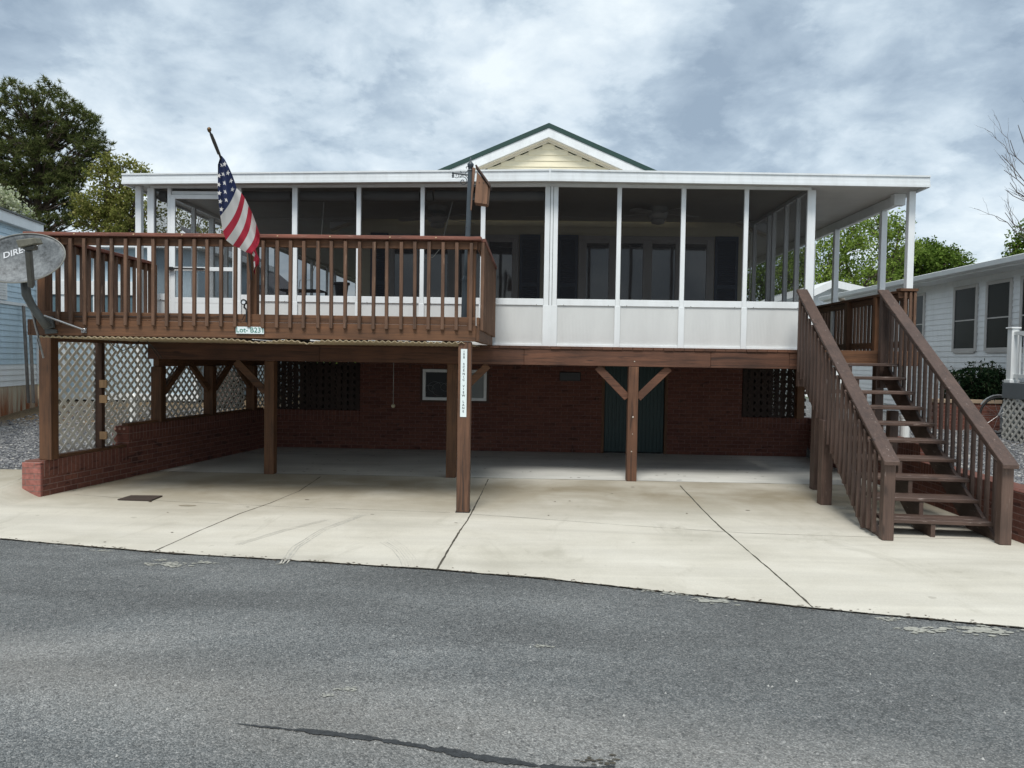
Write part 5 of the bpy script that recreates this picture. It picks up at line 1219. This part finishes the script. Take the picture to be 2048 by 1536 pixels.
# frontal addition
ad = thing('cottage', 'pale blue cottage front seen through deck railing and lattice', 'cottage', (-9.5, 17.6, .5))
YA = 17.6; ax0, ax1 = XX(98, YA), XX(396, YA); az0 = ZZ(800, YA, 250); az1 = ZZ(497, YA, 250)
MB().box(ax0, ax1, YA, YA + 4.5, az0 + .02, az1).build('wall', mobile_blue2, ad)
MB().box(ax0, ax1 + .02, YA - .03, YA + .0, az0, az0 + .16).build('base_board', white, ad)
MB().box(ax0 - .3, ax1 + .25, YA - .35, YA + 4.7, az1 - .02, az1 + .14).build('roof', white, ad)
zA, zB = ZZ(563, YA, 200), ZZ(590, YA, 200); MB().box(ax0, XX(300, YA), YA - .06, YA - .001, zB, zA).build('white_band', whitevinyl, ad); MB().box(ax0, XX(300, YA), YA - .02, YA - .002, ZZ(640, YA, 200), zB - .002).build('dark_band', plain('slate_panel', (.09, .15, .18), .6), ad)
for px in (128, 192, 278, 391): MB().box(XX(px - 4, YA), XX(px + 4, YA), YA - .035, YA - .003, az0 + .165, az1 - .03).build('trim_board', white, ad)
# gabled shed further back
gb = thing('gabled_shed', 'grey blue gabled outbuilding seen through porch screen door', 'shed', (-9.2, 21, .5))
Yg = 21.0; gx0, gx1 = XX(300, Yg), XX(530, Yg); gz = ZZ(602, Yg, 535); pkx = XX(372, Yg); pkz = ZZ(470, Yg, 372)
MB().prism([(gx0, Yg, .3), (gx1, Yg, .3), (gx1, Yg, gz), (pkx, Yg, pkz), (gx0, Yg, gz + .4)], (0, 5, 0)).build('wall', mobile_blue2, gb)
sl2 = (pkz - gz) / (gx1 - pkx)
MB().prism([(pkx, Yg - .3, pkz + .04), (gx1 + .35, Yg - .3, gz - .35 * sl2 + .04), (gx1 + .35, Yg - .3, gz - .35 * sl2 + .2), (pkx, Yg - .3, pkz + .2)], (0, 5.5, 0)).build('roof', shingle, gb)
MB().bar((pkx, Yg - .31, pkz + .02), (gx1 + .3, Yg - .31, gz - .3 * sl2 + .02), .03, .14).build('rake_board', wsiding, gb)
MB().bar(at(352, 560, Yg - .1), at(528, 600, Yg - .1), .05, .12).build('hand_rail', wsiding, gb); MB().box(XX(395, Yg), XX(402, Yg), Yg - .06, Yg - .01, .4, ZZ(490, Yg, 398)).build('corner_trim', wsiding, gb)
# bits on the ground there
c = at(268, 830, 12.4); bag = thing('white_post', 'white stub post standing on gravel behind lattice', 'post', (c.x, c.y, .15)); MB().lathe((c.x, c.y, .15), [(.07, 0), (.07, .75), (.08, .76), (.08, .80), (.02, .86)], 14).build('shaft', pvc, bag)
wp = thing('woodpile', 'stack of split logs behind the farther lattice panel', 'woodpile', (-6.9, 16.4, .4)); rl_ = 0; logp = None
cw = at(446, 812, 16.4)
for j in range(7):
    for i in range(6):
        x = cw.x - .3 + i * .125 + (j % 2) * .06; z = H(cw.x, 16.4) + .06 + j * .11
        if logp is None:
            logp = MB().tube([(x, 16.2, z), (x, 16.6, z)], .056, 8).build('log', bark, wp)
            o0 = Vector((x, 0, z))
        else: copy_part(logp, (x - o0.x, 0, z - o0.z), wp)

# ================================================================== right neighbour
rn = thing('white_house', 'white sided house with grey trimmed windows, right of stairs', 'house', (9, 14, .5))
XW = 9.0; zE = 3.52
mb = MB(); siding_mesh(mb, (XW, 22), (XW, 6), .7, zE - .02, .118, .014, nrm=(-1, 0, 0)); mb.build('wall', wsiding, rn, fix=False)
MB().box(XW + .02, XW + 6, 6, 22, .3, zE).build('body', wsiding, rn)
MB().box(XW - .02, XW + .02, 21.95, 22.03, .5, zE).build('corner_trim', whitevinyl, rn)
MB().box(XW - .48, XW + .0, 6, 22.4, zE - .03, zE - .001).build('soffit', whitevinyl, rn)
gp = [(XW - .48, zE - .0), (XW - .60, zE + .02), (XW - .62, zE + .11), (XW - .60, zE + .12), (XW - .48, zE + .12)]
MB().prism([(x, 6, z) for x, z in gp], (0, 16.4, 0)).build('gutter', whitevinyl, rn)
MB().prism([(XW - .5, 6, zE + .121), (XW + 3.2, 6, zE + .9), (XW + 7, 6, zE + .05), (XW + 7, 6, zE), (XW - .48, 6, zE)], (0, 16.4, 0)).build('roof', shingle, rn)
def rwin(y0, y1, z0, z1, lighted=False):
    f = .07; mb = MB(); mb.box(XW - .035, XW - .001, y0 - f, y0, z0 - f, z1 + f).box(XW - .035, XW - .001, y1, y1 + f, z0 - f, z1 + f).box(XW - .035, XW - .001, y0, y1, z0 - f - .03, z0).box(XW - .035, XW - .001, y0, y1, z1, z1 + f)
    o = mb.build('window', taupe, rn, bevel=.004); MB().box(XW - .02, XW - .016, y0, y1, z0, z1).build('pane', glass2, o)
    zm = z0 + (z1 - z0) * .47; MB().box(XW - .028, XW - .0205, y0, y1, zm - .012, zm + .012).build('sash_bar', taupe, o)
rwin(14.46, 15.14, 2.05, 3.29); rwin(15.55, 16.29, 2.05, 3.29); rwin(13.3, 14.08, 2.05, 3.29); rwin(17.6, 18.33, 2.05, 3.29)
# its porch
po = thing('neighbour_porch', 'grey rimmed white railed porch on lattice at the far right', 'porch', (8.2, 12.7, .5))
px0 = XX(2004, 12.7, 780); Yn = 12.7; zr1 = ZZ(765, Yn, 2010); zr0 = ZZ(796, Yn, 2010)
MB().box(px0, 9.0 - .04, Yn - 2.4, Yn, zr0, zr1).build('rim_board', plain('grey_composite', (.13, .145, .155), .6), po, bevel=.004)
pr = MB().box(px0 + .03, px0 + .15, Yn - .16, Yn - .04, zr1, ZZ(658, Yn, 2020)).box(px0 + .01, px0 + .17, Yn - .18, Yn - .02, ZZ(658, Yn, 2020), ZZ(655, Yn, 2020)).box(px0 + .01, px0 + .17, Yn - .18, Yn - .02, zr1, zr1 + .05).build('post', whitevinyl, po, bevel=.004)
zt2 = ZZ(664, Yn, 2030); MB().box(px0 + .06, px0 + .12, Yn - 2.4, Yn - .17, zt2 - .06, zt2).box(px0 + .07, px0 + .11, Yn - 2.4, Yn - .17, zr1 + .08, zr1 + .14).build('rail', whitevinyl, po)
MB().box(px0 + .16, 8.95, Yn - .13, Yn - .07, zt2 - .06, zt2).box(px0 + .16, 8.95, Yn - .12, Yn - .08, zr1 + .08, zr1 + .14).build('rail', whitevinyl, po)
bq = MB().box(px0 + .27, px0 + .30, Yn - .115, Yn - .085, zr1 + .14, zt2 - .06).build('baluster', whitevinyl, po)
for k in range(1, 6): copy_part(bq, (.11 * k, 0, 0), po)
b2 = MB().box(px0 + .075, px0 + .105, Yn - .30, Yn - .27, zr1 + .14, zt2 - .06).build('baluster', whitevinyl, po)
for k in range(1, 18): copy_part(b2, (0, -.115 * k, 0), po)
lattice(MB(), (px0 + .02, Yn - 2.4), (px0 + .02, Yn - .02), .4, zr0, (1, 0, 0), .15, .04).build('lattice_panel', latt, po)
lattice(MB(), (px0 + .02, Yn - .02), (8.9, Yn - .02), .4, zr0, (0, 1, 0), .15, .04).build('lattice_panel', latt, po)
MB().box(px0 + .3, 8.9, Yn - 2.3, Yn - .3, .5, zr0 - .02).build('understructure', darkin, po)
# planter block with bush
pl = at(1960, 830, 14.2); t = thing('brick_planter', 'small red brick planter below dark bush beside white house', 'planter', (pl.x, 14.2, .5))
MB().box(pl.x - .9, pl.x + .25, 14.0, 14.2, .45, 1.0).build('brickwork', brx, t, bevel=.004); MB().box(pl.x - .92, pl.x + .27, 13.98, 14.22, 1.0, 1.07).build('coping', plain('coping_tan', (.36, .27, .19), .8), t, bevel=.006)
# bicycle leaning by the lattice
bc = at(1997, 832, 13.3); bk = thing('bicycle', 'dusty bicycle leaning between the porch lattice and planter', 'bicycle', (bc.x, 13.3, .5))
wcx = bc.x + .0; wcz = .5 + .33; gr = plain('bike_silver', (.4, .42, .43), .4, metal=.5)
for dx in (0, .95):
    mb = MB(); mb.tube([(wcx + dx + .32 * math.cos(a), 13.3 + dx * .1, wcz + .32 * math.sin(a)) for a in lin(0, 2 * math.pi, 28)], .02, 6, cap=False); w1 = mb.build('wheel', rubber, bk)
    mb = MB()
    for k in range(10): a = k * math.pi / 5; mb.tube([(wcx + dx, 13.3 + dx * .1, wcz), (wcx + dx + .31 * math.cos(a), 13.3 + dx * .1, wcz + .31 * math.sin(a))], .003, 4)
    mb.build('spokes', galv, w1)
f3 = lambda dx, dz: (wcx + dx, 13.3 + dx * .1, wcz + dz)
MB().tube([f3(0, 0), f3(.18, .42), f3(.24, .55)], .016, 6).tube([f3(.19, .40), f3(.62, .42), f3(.45, -.05), f3(.19, .36)], .016, 6).tube([f3(.45, -.05), f3(.95, 0), f3(.62, .42), f3(.65, .52)], .014, 6).build('frame', gr, bk)
MB().tube([f3(.24, .55), (wcx + .18, 13.1, wcz + .6)], .012, 6).tube([f3(.24, .55), (wcx + .2, 13.55, wcz + .6)], .012, 6).build('handlebar', gr, bk)
MB().box(wcx + .55, wcx + .78, 13.31, 13.43, wcz + .52, wcz + .57).build('saddle', blackm, bk, bevel=.02)
mb = MB(); mb.tube([(wcx + .36 * math.cos(a), 13.3, wcz + .36 * math.sin(a)) for a in lin(.3, 2.6, 12)], .012, 5); mb.build('mudguard', gr, bk)
# white gabled building further back
Yw = 27.0; wg = thing('white_cottage', 'small white gabled roof beyond the side deck railing', 'cottage', (11, Yw, .5))
gx = at(1659, 562, Yw); e0, e1 = at(1612, 592, Yw), at(1740, 582, Yw)
MB().prism([(e0.x, Yw, .3), (gx.x + 2.6, Yw, .3), (gx.x + 2.6, Yw, e1.z - .3), (gx.x, Yw, gx.z - .25), (e0.x, Yw, e0.z - .2)], (0, 6, 0)).build('wall', wsiding, wg)
MB().prism([(e0.x - .4, Yw - .4, e0.z - .3), (gx.x, Yw - .4, gx.z - .25), (gx.x + 3.2, Yw - .4, gx.z - .95), (gx.x + 3.2, Yw - .4, gx.z - .7), (gx.x, Yw - .4, gx.z), (e0.x - .4, Yw - .4, e0.z - .05)], (0, 7, 0)).build('roof', whitevinyl, wg)

# ================================================================== trees and shrubs
def rnd_unit():
    while True:
        v = Vector((random.uniform(-1, 1), random.uniform(-1, 1), random.uniform(-1, 1)))
        if .05 < v.length < 1: return v.normalized()
def limb(mb, p, q, r0_, r1_, n=5, wob=.12, sides=6):
    p = Vector(p); q = Vector(q); L_ = (q - p).length; pts = [p.lerp(q, i / n) + (rnd_unit() * wob * L_ * .3 if 0 < i < n else Vector((0, 0, 0))) for i in range(n + 1)]
    mb.tube(pts, [r0_ + (r1_ - r0_) * i / n for i in range(n + 1)], sides); return pts
def leaf_card(mb, c, s, elong=1.0, droop=0):
    a = rnd_unit(); b = a.cross(rnd_unit()).normalized(); a *= s * elong; b *= s
    mb.add([c - a, c + b * .6, c + a, c - b * .6], [(0, 1, 2, 3)])
def broadleaf(name, label, base, lobes, mat, nclump, perclump, leaf, trunk_r=.16, group=None, clump_r=.45, twigs=True, cat='tree', hollow=.35):
    t = thing(name, label, cat, base, group); base = Vector(base); mb = MB(); lf = MB()
    topz = max(l[0][2] + l[1][2] * .3 for l in lobes); cc = Vector((base.x, base.y, 0))
    mid = Vector((base.x, base.y, base.z + (topz - base.z) * .35)); limb(mb, base, mid, trunk_r, trunk_r * .7, 5, .05, 8)
    for (lc_, lr) in lobes:
        lc_ = Vector(lc_); hub = lc_ - Vector((0, 0, lr[2] * .5)); limb(mb, mid, hub, trunk_r * .55, trunk_r * .3, 5)
        n = max(3, int(nclump * (lr[0] * lr[2]) / sum(l[1][0] * l[1][2] for l in lobes)))
        for k in range(n):
            d = rnd_unit(); rad = hollow + (1 - hollow) * random.random() ** .6; c = lc_ + Vector((d.x * lr[0], d.y * lr[1], d.z * lr[2])) * rad
            if twigs and k % 2 == 0: limb(mb, hub, c, trunk_r * .16, .012, 4, .2, 4)
            cr_ = clump_r * random.uniform(.6, 1.3)
            for _ in range(int(perclump * random.uniform(.5, 1.5))):
                leaf_card(lf, c + rnd_unit() * cr_ * random.random() ** .5, leaf * random.uniform(.6, 1.3))
    mb.build('trunk', bark, t, fix=False, smooth=True); lf.build('crown', mat, t, fix=False); return t
def T(px, py, Y): return at(px, py, Y)
def base_of(px, Y): p = at(px, 700, Y); return (p.x, p.y, .3)
def lobe(px, py, Y, rpx, rpy, ry=None):
    c = at(px, py, Y); k = Y / F; return (tuple(c), (rpx * k, ry or rpx * k * .8, rpy * k))
# big pine
random.seed(11)
Yp = 30.0; pt_ = thing('pine_tree', 'tall dark pine towering behind the blue trailer', 'tree', base_of(75, Yp)); mb = MB(); lf = MB()
b0_ = Vector(base_of(70, Yp)); tip = at(72, 200, Yp); tr_pts = [b0_.lerp(tip, i / 10) + Vector((.12 * math.sin(i * 1.1), 0, 0)) for i in range(11)]; mb.tube(tr_pts, [.28 - .024 * i for i in range(11)], 8)
plobes = [(150, 235, 40, 30), (185, 300, 30, 35), (30, 215, 50, 35), (100, 330, 60, 50), (70, 215, 78, 48), (130, 265, 62, 48), (20, 270, 60, 55), (75, 300, 85, 55), (165, 300, 40, 38), (30, 370, 80, 50), (110, 385, 85, 55), (160, 345, 42, 40), (70, 450, 95, 50), (-30, 330, 60, 80), (-40, 430, 70, 60), (140, 430, 50, 35)]
for (px, py, rx, ry) in plobes:
    c = at(px, py, Yp); k = Yp / F; n = int(rx * ry / 12); hub = tr_pts[max(0, min(9, int((c.z - .8 - b0_.z) / (tip.z - b0_.z) * 10)))]
    limb(mb, hub, c, .09, .04, 5)
    ns = max(7, int(rx * ry / 190))
    for _s in range(ns):
        d = rnd_unit(); sc_c = c + Vector((d.x * rx * k, d.y * rx * k, d.z * ry * k)) * random.uniform(.3, 1.05)
        limb(mb, hub.lerp(sc_c, .25), sc_c, .035, .012, 5, .12, 5)
        for _ in range(int(n / ns)):
            e = rnd_unit() * random.random() ** .5; p = sc_c + Vector((e.x * .62, e.y * .62, e.z * .30 + .1))
            if _ % 6 == 0: limb(mb, sc_c, p, .012, .006, 2, .1, 4)
            for q in range(20):
                dd = (rnd_unit() + Vector((0, 0, .5))).normalized() * random.uniform(.13, .26); s = dd.cross(rnd_unit()).normalized() * .017
                lf.add([p - s, p + s, p + dd], [(0, 1, 2)])
mb.build('trunk', bark, pt_, fix=False, smooth=True); lf.build('crown', pinel, pt_, fix=False)
Y_ = 26
broadleaf('deciduous_tree', 'olive budding spring tree between the pine and porch roof', base_of(225, Y_), [lobe(235, 375, Y_, 55, 60), lobe(190, 420, Y_, 45, 50), lobe(270, 430, Y_, 50, 45), lobe(225, 450, Y_, 70, 40), lobe(215, 335, Y_, 25, 25), lobe(290, 345, Y_, 18, 12)], budl, 210, 62, .052, .12, clump_r=.34)
Y_ = 24
broadleaf('blossom_tree', 'small white blossoming tree at left edge below the pine', base_of(5, Y_), [lobe(10, 405, Y_, 34, 32), lobe(-20, 420, Y_, 40, 40), lobe(35, 425, Y_, 20, 22)], whitel, 60, 50, .05, .1, clump_r=.3)
Y_ = 36
broadleaf('deciduous_tree', 'dull green tree seen through the left porch screens', base_of(400, Y_), [lobe(390, 450, Y_, 60, 60), lobe(350, 480, Y_, 55, 50), lobe(430, 500, Y_, 50, 45)], budl, 90, 50, .07, .14, clump_r=.5)
Y_ = 32
broadleaf('deciduous_tree', 'airy bright green spring tree behind white walkway posts', base_of(1735, Y_), [lobe(1765, 455, Y_, 50, 42), lobe(1690, 480, Y_, 62, 50), lobe(1790, 510, Y_, 45, 50), lobe(1650, 530, Y_, 50, 60), lobe(1725, 550, Y_, 75, 50), lobe(1800, 450, Y_, 20, 20), lobe(1590, 540, Y_, 55, 60)], brightl, 300, 48, .062, .14, clump_r=.42, hollow=.2)
Y_ = 38
broadleaf('deciduous_tree', 'dense rounded green tree above the white house gutter', base_of(1860, Y_), [lobe(1845, 530, Y_, 60, 42), lobe(1895, 535, Y_, 42, 34), lobe(1800, 545, Y_, 50, 45), lobe(1780, 580, Y_, 60, 35), lobe(1855, 508, Y_, 34, 20), lobe(1922, 548, Y_, 20, 24), lobe(1840, 585, Y_, 90, 40), lobe(1900, 575, Y_, 40, 30)], midl, 420, 75, .075, .16, clump_r=.45)
Y_ = 45
broadleaf('deciduous_tree', 'far green tree low behind the right porch screens', base_of(1560, Y_), [lobe(1560, 560, Y_, 70, 50), lobe(1500, 585, Y_, 60, 40)], midl, 90, 50, .1, .16, clump_r=.6)
Y_ = 20
broadleaf('deciduous_tree', 'small leafy green tree at the right edge above gutter', base_of(2060, Y_), [lobe(2055, 480, Y_, 34, 34), lobe(2025, 505, Y_, 24, 20), lobe(2075, 450, Y_, 30, 30)], midl, 50, 45, .045, .09, clump_r=.2)
# bare tree
random.seed(5)
bt = thing('bare_tree', 'leafless tree reaching in from the right edge of sky', 'tree', base_of(2130, 18)); mb = MB()
bb0 = Vector(base_of(2130, 18)); hub = at(2110, 440, 18); limb(mb, bb0, hub, .16, .10, 6, .04, 8)
def twig(p, q, r_, depth):
    pts = limb(mb, p, q, r_, r_ * .45, 5, .14, 5)
    if depth <= 0: return
    for k in range(3 if depth > 1 else 3):
        s = pts[random.randint(2, 4)]; d = (q - p).normalized(); L_ = (q - p).length * random.uniform(.3, .55); nd = (d + rnd_unit() * .6 + Vector((0, 0, .25))).normalized(); nd.y *= .4
        twig(s, s + nd * L_, r_ * .45, depth - 1)
for e in ((2036, 250), (2020, 280), (2003, 310), (2008, 340), (2020, 365), (2012, 380), (1992, 432), (2010, 425), (2060, 220), (2090, 240), (2150, 260), (2180, 330)):
    twig(hub if e[1] < 400 else at(2100, 520, 18), at(e[0], e[1], 18 + random.uniform(-.5, .5)), .015, 2)
mb.build('trunk', plain('grey_twig_bark', (.13, .11, .10), .95), bt, fix=False)
# dark bush
random.seed(3); Y_ = 14.4
b_c = at(1952, 790, Y_)
sh = thing('bush', 'dark evergreen bush against the white house wall', 'bush', (b_c.x, Y_, .6)); lf = MB(); mb = MB()
for k in range(90):
    a = random.uniform(-1, 1); base = Vector((b_c.x + a * .35, Y_ + random.uniform(-.25, .25), 1.0)); e = at(1955 + a * 62, 725 + 20 * abs(a) + random.uniform(-12, 55), Y_ + random.uniform(-.5, .4)); P_ = limb(mb, base, e, .012, .004, 4, .15, 4)
    for i in range(52):
        s = random.uniform(.25, 1.0); q = base.lerp(e, s) + rnd_unit() * .05; leaf_card(lf, q, .022 * random.uniform(.7, 1.4), 1.8)
for k in range(2600):
    d = rnd_unit(); leaf_card(lf, Vector((b_c.x + d.x * .62, Y_ + d.y * .45, 1.25 + d.z * .4)), .026, 1.6)
mb.build('stems', bark, sh, fix=False); lf.build('leaves', darkl, sh, fix=False)
# distant tree belt hiding the horizon
random.seed(9)
lf = MB()
for k in range(9000):
    x = random.uniform(-60, 60); y = 60 + random.uniform(-4, 4); hgt = 3.2 + 1.6 * mnoise.noise(Vector((x * .15, 0, 0))) + .7 * mnoise.noise(Vector((x * .7, 3, 0)))
    leaf_card(lf, Vector((x, y, random.uniform(-.2, 1) * hgt)), .30)
tag(lf.build('treeline', midl, fix=False), 'distant belt of green woodland along the horizon', 'woods', kind='stuff')
print('objects', len(bpy.data.objects))
